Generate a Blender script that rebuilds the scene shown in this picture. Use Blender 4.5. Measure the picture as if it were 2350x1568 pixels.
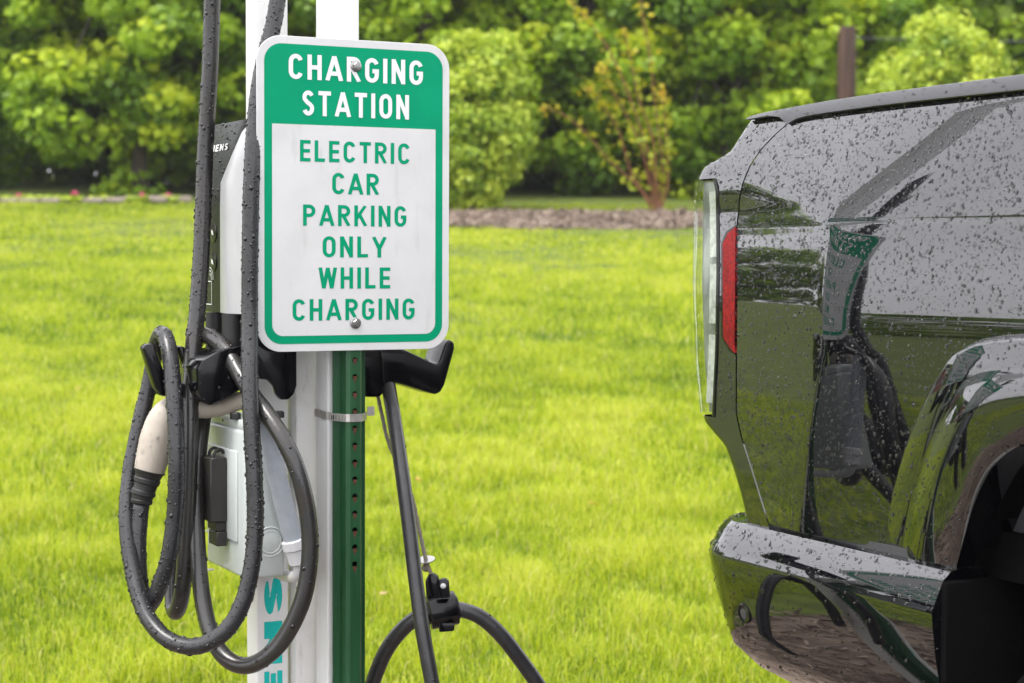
import bpy, bmesh, math, random
import numpy as np
from mathutils import Vector, Matrix
random.seed(7); rng = np.random.default_rng(7)
sc = bpy.context.scene
for o in list(bpy.data.objects): bpy.data.objects.remove(o)

# ------------------------------------------------------------------ camera
K = 4300.0                                     # focal length in pixels of a 2350 px wide frame
EYE = 1.2
PITCH = math.atan(196 / K); ROLL = math.radians(.25)
cam = bpy.data.cameras.new('camera'); camo = bpy.data.objects.new('camera', cam)
sc.collection.objects.link(camo)
cam.sensor_width = 36; cam.lens = 36 * K / 2350
cam.clip_start = .05; cam.clip_end = 1000
camo.matrix_world = Matrix.Translation((0, 0, EYE)) @ Matrix.Rotation(math.pi/2 - PITCH, 4, 'X') @ Matrix.Rotation(ROLL, 4, 'Z')
cam.dof.use_dof = True; cam.dof.focus_distance = 2.72; cam.dof.aperture_fstop = 7.4
cam.dof.aperture_blades = 0
sc.camera = camo

# ------------------------------------------------------------------ sky, sun, exposure
SUN_EL, SUN_AZ = math.radians(64), math.radians(-128)      # azimuth from +Y clockwise; sun stands left and behind the viewer
w = bpy.data.worlds.new('World'); sc.world = w; w.use_nodes = True
nt = w.node_tree; nt.nodes.clear()
out = nt.nodes.new('ShaderNodeOutputWorld'); bg = nt.nodes.new('ShaderNodeBackground')
sky = nt.nodes.new('ShaderNodeTexSky'); sky.sky_type = 'NISHITA'; sky.sun_disc = False
sky.sun_elevation = SUN_EL; sky.sun_rotation = SUN_AZ
sky.air_density = 1.0; sky.dust_density = 3.0; sky.ozone_density = 1.0
bw = nt.nodes.new('ShaderNodeHueSaturation'); bw.inputs['Saturation'].default_value = .10; bw.inputs['Value'].default_value = 1.0
tc = nt.nodes.new('ShaderNodeTexCoord'); nz = nt.nodes.new('ShaderNodeTexNoise')
nz.inputs['Scale'].default_value = 2.2; nz.inputs['Detail'].default_value = 5
mr = nt.nodes.new('ShaderNodeMapRange'); mr.inputs[1].default_value = .3; mr.inputs[2].default_value = .7
mr.inputs[3].default_value = .84; mr.inputs[4].default_value = 1.12
flat = nt.nodes.new('ShaderNodeMix'); flat.data_type = 'RGBA'; flat.inputs[0].default_value = .72   # an even cloud deck over the clear sky
flat.inputs[7].default_value = (8.6, 8.55, 9.0, 1)
mul = nt.nodes.new('ShaderNodeMix'); mul.data_type = 'RGBA'; mul.blend_type = 'MULTIPLY'; mul.inputs[0].default_value = 1
L = nt.links.new
L(sky.outputs[0], bw.inputs['Color']); L(bw.outputs[0], flat.inputs[6]); L(flat.outputs[2], mul.inputs[6])
L(tc.outputs['Generated'], nz.inputs['Vector']); L(nz.outputs[0], mr.inputs[0]); L(mr.outputs[0], mul.inputs[7])
L(mul.outputs[2], bg.inputs[0]); bg.inputs[1].default_value = .15; L(bg.outputs[0], out.inputs[0])
sun = bpy.data.lights.new('sun', 'SUN'); sun.energy = 1.5; sun.angle = math.radians(24); sun.color = (1, .96, .9)
suno = bpy.data.objects.new('sun', sun); sc.collection.objects.link(suno)
sd = Vector((math.sin(SUN_AZ)*math.cos(SUN_EL), math.cos(SUN_AZ)*math.cos(SUN_EL), math.sin(SUN_EL)))
suno.rotation_euler = sd.to_track_quat('Z', 'Y').to_euler(); suno.location = sd * 40
vs = sc.view_settings; vs.view_transform = 'Standard'; vs.look = 'None'; vs.exposure = 1.13; vs.gamma = 1; vs.use_curve_mapping = False
sc.render.engine = 'CYCLES'

# ------------------------------------------------------------------ helpers
cp_, sp_ = math.cos(PITCH), math.sin(PITCH); cr_, sr_ = math.cos(ROLL), math.sin(ROLL)
CAM = np.array([0, 0, EYE])
def V(*a): return np.array(a, float)
def ray(u, v):
    x = (u - 1175) / K; y = (784 - v) / K
    x, y = cr_*x - sr_*y, sr_*x + cr_*y
    return np.array([x, cp_ + y*sp_, -sp_ + y*cp_])
def pty(u, v, y): r = ray(u, v); return CAM + r * (y / r[1])            # point at distance y along the lawn axis
def onp(u, v, P, n): r = ray(u, v); return CAM + r * (np.dot(P - CAM, n) / np.dot(r, n))
Z = V(0, 0, 1)
# frame of the post assembly: origin = middle of the sign
TH = math.radians(26.9)
AU = V(math.cos(TH), math.sin(TH), 0); AB = V(-math.sin(TH), math.cos(TH), 0)
A0 = pty(811, 450, 2.77); A0z = V(A0[0], A0[1], 0)
def A(x, y, z): return A0z + x*AU + y*AB + z*Z
def onA(u, v, Y=0.): P = onp(u, v, A0 + Y*AB, AB); return np.dot(P - A0, AU), P[2]
def onAx(u, v, X): P = onp(u, v, A0 + X*AU, AU); return np.dot(P - A0, AB), P[2]
# frame of the truck: s forward, S outward, z up
VA = math.radians(26.5)
TF = V(math.sin(VA), -math.cos(VA), 0); TN = V(-math.cos(VA), -math.sin(VA), 0)
T0 = pty(1692, 600, 2.75); T0[2] = 0
def T(s, S, z): return T0 + s*TF + S*TN + z*Z
def onT(u, v, S=0.): P = onp(u, v, T0 + S*TN, TN); return np.dot(P - T0, TF), P[2]
# ground
GS = .09
def zt(y):
    y = np.asarray(y, float)
    t = np.clip(y - 3.6, 0, None)
    z = .1 + GS * (np.sqrt(t*t + .16) - .4)
    return z - .06 * np.clip(y - 28, 0, None) * (y > 28)
def ground(u, v):
    r = ray(u, v); lo, hi = 2., 120.
    t0 = None
    for t in np.concatenate([np.arange(3.5, 40, .05), np.arange(40, 120, .5)]):
        P = CAM + r*t
        if P[2] < zt(P[1]): return P
    return CAM + r*100

COL = sc.collection
def link(o, parent=None):
    COL.objects.link(o)
    if parent: o.parent = parent
    return o
def wloc(o):
    p = V(*o.location)
    while o.parent: o = o.parent; p = p + V(*o.location)
    return p
def thing(name, label, cat, base, group=None):
    o = bpy.data.objects.new(name, None); o.location = tuple(base); o.empty_display_size = .1
    link(o); o['label'] = label; o['category'] = cat
    if group: o['group'] = group
    return o
def mk(name, verts, faces, mat, parent=None, smooth=40, label=None, cat=None, group=None, kind=None, base=None):
    """one mesh object; verts are world coordinates"""
    verts = np.asarray(verts, float).reshape(-1, 3)
    org = wloc(parent) if parent else (np.asarray(base, float) if base is not None else V(*verts.min(0)) * 0 + np.append(verts[:, :2].mean(0), verts[:, 2].min()))
    me = bpy.data.meshes.new(name); me.from_pydata((verts - org).tolist(), [], [list(map(int, f)) for f in faces])
    if smooth:
        me.shade_smooth()
        if smooth < 180: me.set_sharp_from_angle(angle=math.radians(smooth))
    me.materials.append(mat)
    o = bpy.data.objects.new(name, me); link(o, parent)
    if not parent: o.location = tuple(org)
    if label: o['label'] = label
    if cat: o['category'] = cat
    if group: o['group'] = group
    if kind: o['kind'] = kind
    return o
class MB:
    def __init__(s): s.v = []; s.f = []
    def add(s, v, f):
        n = len(s.v); s.v += [tuple(map(float, p)) for p in v]; s.f += [[i + n for i in q] for q in f]; return s
def bmget(bm):
    bm.verts.index_update()
    return [tuple(v.co) for v in bm.verts], [[v.index for v in f.verts] for f in bm.faces]
def prism(poly, ext, bevel=0., seg=2):
    """closed polygon (3d points) extruded by vector ext"""
    n = len(poly); a = [V(*p) for p in poly]; b = [p + ext for p in a]
    v = a + b; f = [list(range(n))[::-1], list(range(n, 2*n))] + [[i, (i+1) % n, n+(i+1) % n, n+i] for i in range(n)]
    bm = bmesh.new(); bv = [bm.verts.new(p) for p in v]
    for q in f: bm.faces.new([bv[i] for i in q])
    bmesh.ops.recalc_face_normals(bm, faces=bm.faces)
    if bevel > 0: bmesh.ops.bevel(bm, geom=bm.edges[:], offset=bevel, segments=seg, profile=.5, affect='EDGES', clamp_overlap=True)
    r = bmget(bm); bm.free(); return r
def obox(fr, x0, x1, y0, y1, z0, z1, bevel=0., seg=2):
    return prism([fr(x0, y0, z0), fr(x1, y0, z0), fr(x1, y1, z0), fr(x0, y1, z0)], V(0, 0, z1 - z0), bevel, seg)
def catmull(pts, n):
    pts = np.asarray(pts, float); m = len(pts); o = []
    P = np.vstack([2*pts[0]-pts[1], pts, 2*pts[-1]-pts[-2]])
    for i in range(m-1):
        p0, p1, p2, p3 = P[i:i+4]
        for t in np.linspace(0, 1, n, endpoint=False):
            o.append(.5*((2*p1) + (-p0+p2)*t + (2*p0-5*p1+4*p2-p3)*t*t + (-p0+3*p1-3*p2+p3)*t**3))
    o.append(pts[-1]); return np.array(o)
def tube(path, rad, n=14, cap=True):
    path = np.asarray(path, float); m = len(path)
    rad = np.full(m, rad) if np.isscalar(rad) else np.asarray(rad, float)
    tan = np.gradient(path, axis=0); tan /= np.linalg.norm(tan, axis=1)[:, None]
    up = np.cross(tan[0], V(.3, .2, 1.)); up /= np.linalg.norm(up)
    v = []; f = []
    for i in range(m):
        up = up - tan[i]*np.dot(up, tan[i]); up /= np.linalg.norm(up); bi = np.cross(tan[i], up)
        for k in range(n):
            a = 2*math.pi*k/n; v.append(path[i] + rad[i]*(math.cos(a)*up + math.sin(a)*bi))
    for i in range(m-1):
        for k in range(n): f.append([i*n+k, i*n+(k+1) % n, (i+1)*n+(k+1) % n, (i+1)*n+k])
    if cap: f += [list(range(n))[::-1], list(range((m-1)*n, m*n))]
    return v, f
def lathe(c, axis, prof, n=24):
    """prof: list of (distance along axis, radius)"""
    axis = np.asarray(axis, float); axis /= np.linalg.norm(axis)
    u = np.cross(axis, V(.31, .2, .93)); u /= np.linalg.norm(u); b = np.cross(axis, u); v = []; f = []
    for (h, r) in prof:
        for k in range(n):
            a = 2*math.pi*k/n; v.append(c + axis*h + r*(math.cos(a)*u + math.sin(a)*b))
    m = len(prof)
    for i in range(m-1):
        for k in range(n): f.append([i*n+k, i*n+(k+1) % n, (i+1)*n+(k+1) % n, (i+1)*n+k])
    f += [list(range(n))[::-1], list(range((m-1)*n, m*n))]
    return v, f
def grid(P):
    P = np.asarray(P, float); a, b, _ = P.shape
    f = [[i*b+j, i*b+j+1, (i+1)*b+j+1, (i+1)*b+j] for i in range(a-1) for j in range(b-1)]
    return P.reshape(-1, 3).tolist(), f

# ------------------------------------------------------------------ materials
def mat(name, col, rough=.5, metal=0., coat=0., coat_r=.05, bump=0., bscale=200., var=0., vscale=20., spec=.5, trans=0., ior=1.45, col2=None, detail=4., stretch=None, cior=1.5):
    m = bpy.data.materials.new(name); m.use_nodes = True; t = m.node_tree; b = t.nodes['Principled BSDF']
    b.inputs['Base Color'].default_value = (*col, 1); b.inputs['Roughness'].default_value = rough; b.inputs['Metallic'].default_value = metal
    b.inputs['Coat Weight'].default_value = coat; b.inputs['Coat Roughness'].default_value = coat_r
    b.inputs['Specular IOR Level'].default_value = spec; b.inputs['Transmission Weight'].default_value = trans; b.inputs['IOR'].default_value = ior
    b.inputs['Coat IOR'].default_value = cior
    tcn = t.nodes.new('ShaderNodeTexCoord'); src = tcn.outputs['Object']
    if stretch:
        mp = t.nodes.new('ShaderNodeMapping'); mp.inputs['Scale'].default_value = stretch; t.links.new(src, mp.inputs[0]); src = mp.outputs[0]
    if var or col2:
        n = t.nodes.new('ShaderNodeTexNoise'); n.inputs['Scale'].default_value = vscale; n.inputs['Detail'].default_value = detail
        t.links.new(src, n.inputs['Vector'])
        r = t.nodes.new('ShaderNodeValToRGB'); r.color_ramp.elements[0].position = .35; r.color_ramp.elements[1].position = .68
        c2 = col2 or tuple(c*(1-var) for c in col)
        r.color_ramp.elements[0].color = (*c2, 1); r.color_ramp.elements[1].color = (*col, 1)
        t.links.new(n.outputs[0], r.inputs[0]); t.links.new(r.outputs[0], b.inputs['Base Color'])
    if bump:
        n2 = t.nodes.new('ShaderNodeTexNoise'); n2.inputs['Scale'].default_value = bscale; n2.inputs['Detail'].default_value = 3
        t.links.new(src, n2.inputs['Vector'])
        bp = t.nodes.new('ShaderNodeBump'); bp.inputs['Strength'].default_value = bump; bp.inputs['Distance'].default_value = .002
        t.links.new(n2.outputs[0], bp.inputs['Height']); t.links.new(bp.outputs[0], b.inputs['Normal'])
    return m
def leafmat(name, cols, translucent=.35, rough=.45, patch=0.):
    """foliage: colour drawn per leaf, light passes through"""
    m = bpy.data.materials.new(name); m.use_nodes = True; t = m.node_tree; b = t.nodes['Principled BSDF']; o = t.nodes['Material Output']
    at = t.nodes.new('ShaderNodeAttribute'); at.attribute_name = 'tint'
    r = t.nodes.new('ShaderNodeValToRGB'); e = r.color_ramp.elements
    e[0].color = (*cols[0], 1); e[1].color = (*cols[-1], 1)
    for i, c in enumerate(cols[1:-1]): q = e.new((i+1)/(len(cols)-1)); q.color = (*c, 1)
    t.links.new(at.outputs['Fac'], r.inputs[0]); t.links.new(r.outputs[0], b.inputs['Base Color'])
    b.inputs['Roughness'].default_value = rough; b.inputs['Specular IOR Level'].default_value = .35
    tr = t.nodes.new('ShaderNodeBsdfTranslucent'); mx = t.nodes.new('ShaderNodeMixShader'); mx.inputs[0].default_value = translucent
    t.links.new(r.outputs[0], tr.inputs[0]); t.links.new(b.outputs[0], mx.inputs[1]); t.links.new(tr.outputs[0], mx.inputs[2]); t.links.new(mx.outputs[0], o.inputs[0])
    return m
M = dict(
 paint=mat('black_car_paint', (.003, .003, .004), .06, coat=1., coat_r=.008, spec=.15, cior=1.92),
 trim=mat('grey_textured_plastic', (.05, .05, .055), .42, bump=.25, bscale=900),
 dark=mat('dark_liner_plastic', (.003, .003, .003), .8, bump=.4, bscale=120, spec=.06),
 rubber=mat('cable_rubber', (.020, .020, .022), .40, coat=.4, coat_r=.18, bump=.12, bscale=260, var=.4, vscale=60),
 rubber_dirty=mat('cable_rubber_muddy', (.017, .017, .018), .36, coat=.5, coat_r=.13, bump=.2, bscale=180, col2=(.024, .021, .017), vscale=30),
 gloss=mat('glossy_black_plastic', (.004, .004, .005), .15, spec=.3, coat=.15, coat_r=.05),
 fascia=mat('charger_fascia_black', (.012, .012, .013), .2, spec=.35),
 boot=mat('matt_black_rubber', (.018, .018, .018), .5),
 white=mat('white_powder_coat', (.74, .74, .735), .38, bump=.15, bscale=500, var=.05, vscale=9),
 panelw=mat('old_white_panel', (.70, .69, .67), .5, bump=.1, bscale=300, var=.09, vscale=6),
 sign_w=mat('sign_white_sheet', (.63, .63, .625), .45, spec=.2, var=.06, vscale=14),
 sign_g=mat('sign_green_ink', (.001, .29, .14), .5, spec=.1, var=.08, vscale=22),
 alu=mat('aluminium_edge', (.62, .61, .58), .45, metal=.6),
 steel=mat('galvanised_steel', (.42, .41, .40), .32, metal=1., var=.25, vscale=160),
 stainless=mat('stainless_band', (.75, .72, .67), .38, metal=1., var=.25, vscale=70),
 post_green=mat('green_post_enamel', (.007, .052, .015), .34, coat=.2, coat_r=.2, bump=.3, bscale=240, col2=(.013, .080, .027), vscale=16, stretch=(3, 3, .35)),
 rust=mat('rust', (.10, .035, .015), .8, var=.4, vscale=300),
 silver=mat('silver_charger_shell', (.42, .42, .435), .26, coat=.4, coat_r=.12, var=.08, vscale=18),
 box=mat('pale_grey_enamel', (.52, .56, .545), .35, coat=.3, coat_r=.15, var=.05, vscale=12),
 handle=mat('charcoal_handle_plastic', (.035, .032, .03), .42, var=.25, vscale=40),
 conduit=mat('grey_flexible_conduit', (.40, .43, .47), .42, var=.1, vscale=60),
 fitting=mat('white_conduit_fitting', (.66, .66, .68), .35),
 beige=mat('beige_plug_plastic', (.44, .39, .33), .42, var=.06, vscale=30),
 teal=mat('teal_ink', (.004, .44, .40), .4),
 ink_w=mat('white_ink', (.75, .75, .75), .4),
 rope=mat('worn_rope', (.24, .21, .17), .85, bump=.6, bscale=700, var=.3, vscale=300),
 water=mat('rain_water', (1, 1, 1), .0, trans=1., ior=1.33),
 bead=mat('rain_bead_on_black', (.004, .004, .005), .0, spec=.5, ior=1.4),
 bead_dark=mat('rain_bead_on_rubber', (.006, .006, .007), .0, spec=.6, ior=1.45),
 lens=mat('clear_lamp_lens', (.97, .98, .97), .0, trans=1., ior=1.12),
 lampin=mat('lamp_reflector', (.40, .43, .38), .35, metal=.4, var=.55, vscale=30, stretch=(1, 1, .4)),
 lampguide=mat('lamp_light_guide', (.62, .65, .58), .3, coat=.3, coat_r=.1, bump=.6, bscale=260, var=.4, vscale=90),
 red=mat('red_reflector', (.27, .002, .004), .3, spec=.2, bump=1., bscale=420, col2=(.12, .0, .002), vscale=150),
 tyre=mat('tyre_rubber', (.004, .004, .004), .85, spec=.1, bump=.3, bscale=60),
 rim=mat('dark_alloy', (.015, .015, .015), .35, metal=1.),
 asphalt=mat('wet_asphalt', (.045, .045, .047), .5, bump=.8, bscale=90, var=.3, vscale=6),
 kerb=mat('concrete_kerb', (.33, .32, .30), .8, bump=.4, bscale=60, var=.2, vscale=5),
 mulch=mat('wood_mulch', (.22, .165, .125), .9, bump=1., bscale=40, col2=(.09, .065, .05), vscale=14),
 lawn=mat('lawn_soil_and_thatch', (.12, .165, .012), .9, col2=(.06, .08, .01), vscale=7, detail=8),
 bark=mat('bark', (.07, .055, .04), .9, bump=.8, bscale=20, var=.3, vscale=6),
 redbark=mat('reddish_twig_bark', (.21, .085, .035), .7, var=.3, vscale=8),
 pole=mat('creosoted_pole_wood', (.085, .045, .03), .85, col2=(.035, .02, .015), vscale=3, stretch=(6, 6, .4)),
 wire=mat('wire', (.05, .05, .05), .6),
 stone=mat('pink_grey_edging_stone', (.30, .25, .21), .85, var=.2, vscale=10),
 brick=mat('red_brick', (.26, .085, .055), .85, var=.3, vscale=9),
 roofing=mat('dark_roofing', (.03, .032, .035), .6, var=.3, vscale=3),
 fasciab=mat('pale_fascia_board', (.5, .49, .46), .6),
 petal=mat('pink_petal', (.62, .10, .20), .6, var=.3, vscale=40),
 glass=mat('window_glass', (.02, .025, .03), .05),
)
def thin_clear():
    m = bpy.data.materials['clear_lamp_lens']; t = m.node_tree; t.nodes.clear()
    o = t.nodes.new('ShaderNodeOutputMaterial'); mx = t.nodes.new('ShaderNodeMixShader'); fr = t.nodes.new('ShaderNodeFresnel'); fr.inputs[0].default_value = 1.22
    tr = t.nodes.new('ShaderNodeBsdfTransparent'); tr.inputs[0].default_value = (.86, .88, .86, 1); gl = t.nodes.new('ShaderNodeBsdfGlossy'); gl.inputs['Roughness'].default_value = .01
    cl_ = t.nodes.new('ShaderNodeMath'); cl_.operation = 'MINIMUM'; cl_.inputs[1].default_value = .22; t.links.new(fr.outputs[0], cl_.inputs[0])
    t.links.new(cl_.outputs[0], mx.inputs[0]); t.links.new(tr.outputs[0], mx.inputs[1]); t.links.new(gl.outputs[0], mx.inputs[2]); t.links.new(mx.outputs[0], o.inputs[0])
def grime(m, amt):
    t = m.node_tree; b = t.nodes['Principled BSDF']; src = b.inputs['Base Color'].links[0].from_socket
    co = t.nodes.new('ShaderNodeTexCoord'); mul_ = None; cur = src
    for sc_, lo, hi, st, k in ((420., .66, .74, (1, 1, 1), amt*2.2), (60., .60, .75, (1, 1, .25), amt), (9., .5, .8, (1, 1, 1), amt)):
        mp = t.nodes.new('ShaderNodeMapping'); mp.inputs['Scale'].default_value = st; n = t.nodes.new('ShaderNodeTexNoise'); n.inputs['Scale'].default_value = sc_; n.inputs['Detail'].default_value = 4
        r = t.nodes.new('ShaderNodeMapRange'); r.inputs[1].default_value = lo; r.inputs[2].default_value = hi; r.inputs[3].default_value = 0; r.inputs[4].default_value = k
        x = t.nodes.new('ShaderNodeMix'); x.data_type = 'RGBA'; x.inputs[7].default_value = (.17, .15, .12, 1)
        t.links.new(co.outputs['Object'], mp.inputs[0]); t.links.new(mp.outputs[0], n.inputs['Vector']); t.links.new(n.outputs[0], r.inputs[0]); t.links.new(r.outputs[0], x.inputs[0]); t.links.new(cur, x.inputs[6]); cur = x.outputs[2]
    t.links.new(cur, b.inputs['Base Color'])
grime(M['sign_w'], .13); grime(M['panelw'], .3); grime(M['white'], .10); grime(M['box'], .16); grime(M['silver'], .12); grime(M['beige'], .2)
def wet_bead():
    # a bead of rain sitting on black: half of what is seen through it is the dark base it wets
    m = bpy.data.materials['rain_bead_on_black']; t = m.node_tree; b = t.nodes['Principled BSDF']; o = t.nodes['Material Output']
    g = t.nodes.new('ShaderNodeBsdfGlass'); g.inputs['IOR'].default_value = 1.33; g.inputs['Roughness'].default_value = 0
    mx = t.nodes.new('ShaderNodeMixShader'); mx.inputs[0].default_value = .72
    t.links.new(b.outputs[0], mx.inputs[1]); t.links.new(g.outputs[0], mx.inputs[2]); t.links.new(mx.outputs[0], o.inputs[0])
wet_bead()
thin_clear()
M['grass'] = leafmat('grass_blades', [(.065, .145, .008), (.275, .385, .012), (.53, .59, .03), (.58, .52, .22)], .45, .45)
M['maple'] = leafmat('maple_leaves', [(.09, .175, .010), (.18, .31, .014), (.34, .49, .018), (.52, .60, .022)], .45)
M['maple_deep'] = leafmat('deep_green_leaves', [(.13, .22, .02), (.22, .33, .025), (.33, .44, .035)], .4)
M['shrub'] = leafmat('pale_shrub_leaves', [(.17, .29, .03), (.34, .47, .04), (.57, .65, .07)], .4, .35)
M['barberry'] = leafmat('orange_green_leaves', [(.34, .42, .012), (.56, .47, .02), (.60, .32, .03)], .4)
M['fallen'] = leafmat('fallen_leaf_skin', [(.50, .40, .10), (.55, .30, .06), (.45, .33, .16)], .2)

def raindrops(objs, per_m2, parent, r0=.00055, r1=.0030, keep=None, name='raindrops', flat=.55, m='water', out=None):
    """small domes of water spread over the surfaces of the given meshes, one joined piece of stuff"""
    PV, PF = [], []; base = 0
    for o in objs:
        org = wloc(o); me = o.data.copy(); bm = bmesh.new(); bm.from_mesh(me); bmesh.ops.recalc_face_normals(bm, faces=bm.faces); bm.to_mesh(me); bm.free()
        me.calc_loop_triangles()
        co = np.empty(len(me.vertices)*3); me.vertices.foreach_get('co', co); co = co.reshape(-1, 3) + org
        tr = np.empty(len(me.loop_triangles)*3, int); me.loop_triangles.foreach_get('vertices', tr); tr = tr.reshape(-1, 3)
        a, b, c = co[tr[:, 0]], co[tr[:, 1]], co[tr[:, 2]]
        nn = np.cross(b-a, c-a)
        if out is not None: nn = np.where((nn @ out)[:, None] < 0, -nn, nn)
        ar = np.linalg.norm(nn, axis=1)/2
        if keep is not None:
            ar = ar * keep((a+b+c)/3, nn/(2*ar[:, None]+1e-12))
        tot = ar.sum(); n = int(per_m2*tot)
        if n < 1: continue
        ix = rng.choice(len(ar), n, p=ar/tot); q = rng.random((n, 2)); sw = q.sum(1) > 1; q[sw] = 1 - q[sw]
        P = a[ix] + (b-a)[ix]*q[:, :1] + (c-a)[ix]*q[:, 1:]
        N = nn[ix]/(np.linalg.norm(nn[ix], axis=1)[:, None]+1e-12)
        R = np.clip(r0*np.exp(rng.normal(.15, .55, n)), r0*.5, r1)
        ref = np.where(np.abs(N[:, 2:]) > .95, V(1, 0, 0), V(0, 0, 1)); Dn = -(ref - N*(N*ref).sum(1)[:, None]); Dn /= np.linalg.norm(Dn, axis=1)[:, None]
        B = np.cross(N, Dn); st = 1 + .35*rng.random(n)       # drops hang a little downhill
        bpy.data.meshes.remove(me); rings = []
        for (h, rr) in ((-.12, 1.), (.5, .8)):
            for k in range(6):
                t = 2*math.pi*k/6
                rings.append(P + R[:, None]*(N*h*flat*2 + Dn*(math.cos(t)*rr*st)[:, None] + B*math.sin(t)*rr))
        rings.append(P + R[:, None]*N*.82*flat*2 + Dn*(R*.12)[:, None])
        vv = np.stack(rings, 1).reshape(-1, 3)
        fq = np.array([[k, (k+1) % 6, 6+(k+1) % 6] for k in range(6)] + [[k, 6+(k+1) % 6, 6+k] for k in range(6)] + [[6+k, 6+(k+1) % 6, 12] for k in range(6)])
        ff = (fq[None] + 13*np.arange(n)[:, None, None]).reshape(-1, 3)
        PV.append(vv); PF.append(ff + base); base += len(vv)
    if not PV: return
    vv = np.concatenate(PV) - wloc(parent); ff = np.concatenate(PF)
    o = fastmesh(name, vv, ff, M[m], parent); o['kind'] = 'stuff'; o.data.shade_smooth()
    return o
def fastmesh(name, vv, ff, m, parent=None, tint=None):
    me = bpy.data.meshes.new(name); k = ff.shape[1]
    me.vertices.add(len(vv)); me.vertices.foreach_set('co', vv.astype(np.float32).ravel())
    me.loops.add(ff.size); me.loops.foreach_set('vertex_index', ff.astype(np.int32).ravel())
    me.polygons.add(len(ff)); me.polygons.foreach_set('loop_start', np.arange(0, ff.size, k, dtype=np.int32))
    me.update(calc_edges=True)
    if tint is not None:
        at = me.attributes.new('tint', 'FLOAT', 'POINT'); at.data.foreach_set('value', tint.astype(np.float32))
    me.materials.append(m); o = bpy.data.objects.new(name, me); link(o, parent); return o

# ================================================================== THE SETTING
def TS(P): return np.dot(P - T0, TF), np.dot(P - T0, TN)
ys = np.concatenate([np.linspace(-60, 2, 12), np.linspace(2.2, 30, 112), np.linspace(31, 60, 16), np.linspace(70, 260, 8)])
xs = np.concatenate([np.linspace(-160, -12, 14), np.linspace(-11, 11, 60), np.linspace(12, 160, 14)])
G = np.array([[[x, y, float(zt(y)) if y > 3.2 else .096] for x in xs] for y in ys])
bumps = .02*np.sin(G[..., 0]*1.3 + .5*G[..., 1])*np.sin(G[..., 1]*.9) * np.clip((G[..., 1]-5)/5, 0, 1); G[..., 2] += bumps
# cut the parking bay out of the lawn sheet: everything in front of the kerb drops below the asphalt
for i in range(G.shape[0]):
    for j in range(G.shape[1]):
        s, S = TS(G[i, j]);
        if s > .30: G[i, j, 2] = -.3
v, f = grid(G)
o = mk('lawn_ground', v, f, M['lawn'], smooth=180, kind='structure', base=(0, 0, 0)); o['label'] = 'bright green lawn rising gently to the trees'
o = mk('parking_asphalt', [T(.42, -60, 0), T(.42, 60, 0), T(60, 60, 0), T(60, -60, 0)], [[0, 1, 2, 3]], M['asphalt'], smooth=0, kind='structure', base=(0, 0, 0))
o['label'] = 'wet dark asphalt of the parking bay'
kv, kf = prism([T(.42, -12, -.1), T(.30, -12, -.1), T(.30, -12, .12), T(.41, -12, .12)], 24*TN, .012)
o = mk('kerb', kv, kf, M['kerb'], smooth=30, kind='structure', base=(0, 0, 0)); o['label'] = 'pale concrete kerb along the parking bay'
# mulch bed round the posts: low sheet with loose chips
nb = 40; B = []
for i in range(nb+1):
    S = -2.5 + 5.5*i/nb; e = -1.2 + .12*math.sin(S*2.1) + .06*math.sin(S*5.3)
    B.append([T(.30 + (e-.30)*t, S, .104 + .012*math.sin(7*S+9*t)) for t in np.linspace(0, 1, 14)])
v, f = grid(B); v = [(p[0], p[1], max(p[2], float(zt(p[1]))+.006)) for p in v]
mk('mulch_bed', v, f, M['mulch'], smooth=180, kind='structure', base=(0, 0, 0))
def chips(name, pts, zs, size, m, kindlabel):
    n = len(pts); a = rng.random(n)*math.pi*2; ln = size*(.5+rng.random(n)); wd = ln*.22; tl = rng.normal(0, .35, n)
    d = np.stack([np.cos(a), np.sin(a), tl], 1); s = np.stack([-np.sin(a), np.cos(a), rng.normal(0, .3, n)], 1)
    c = np.column_stack([pts, zs + .006]); th = np.array([0, 0, .35])
    q = [c - d*ln[:, None]/2 - s*wd[:, None]/2, c + d*ln[:, None]/2 - s*wd[:, None]/2, c + d*ln[:, None]/2 + s*wd[:, None]/2, c - d*ln[:, None]/2 + s*wd[:, None]/2]
    q += [p + th*wd[:, None] for p in q]
    vv = np.stack(q, 1).reshape(-1, 3)
    fq = np.array([[4, 5, 6, 7], [0, 1, 5, 4], [1, 2, 6, 5], [2, 3, 7, 6], [3, 0, 4, 7]])
    ff = (fq[None] + 8*np.arange(n)[:, None, None]).reshape(-1, 4)
    o = fastmesh(name, vv, ff, m, tint=np.repeat(rng.random(n), 8)); o['kind'] = 'stuff'; o['label'] = kindlabel; o['category'] = 'mulch'; return o
M['chip'] = leafmat('bark_chips', [(.07, .05, .038), (.18, .13, .10), (.34, .27, .21)], 0., .8)
n = 5000; SS = rng.uniform(-1.5, 2.6, n); ss = rng.uniform(-1.2, .29, n)
pp = T0[:2] + ss[:, None]*TF[:2] + SS[:, None]*TN[:2]
chips('wood_chips', pp, np.maximum(.11, zt(pp[:, 1])+.006), .035, M['chip'], 'brown wood chips strewn round the post bases')

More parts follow.
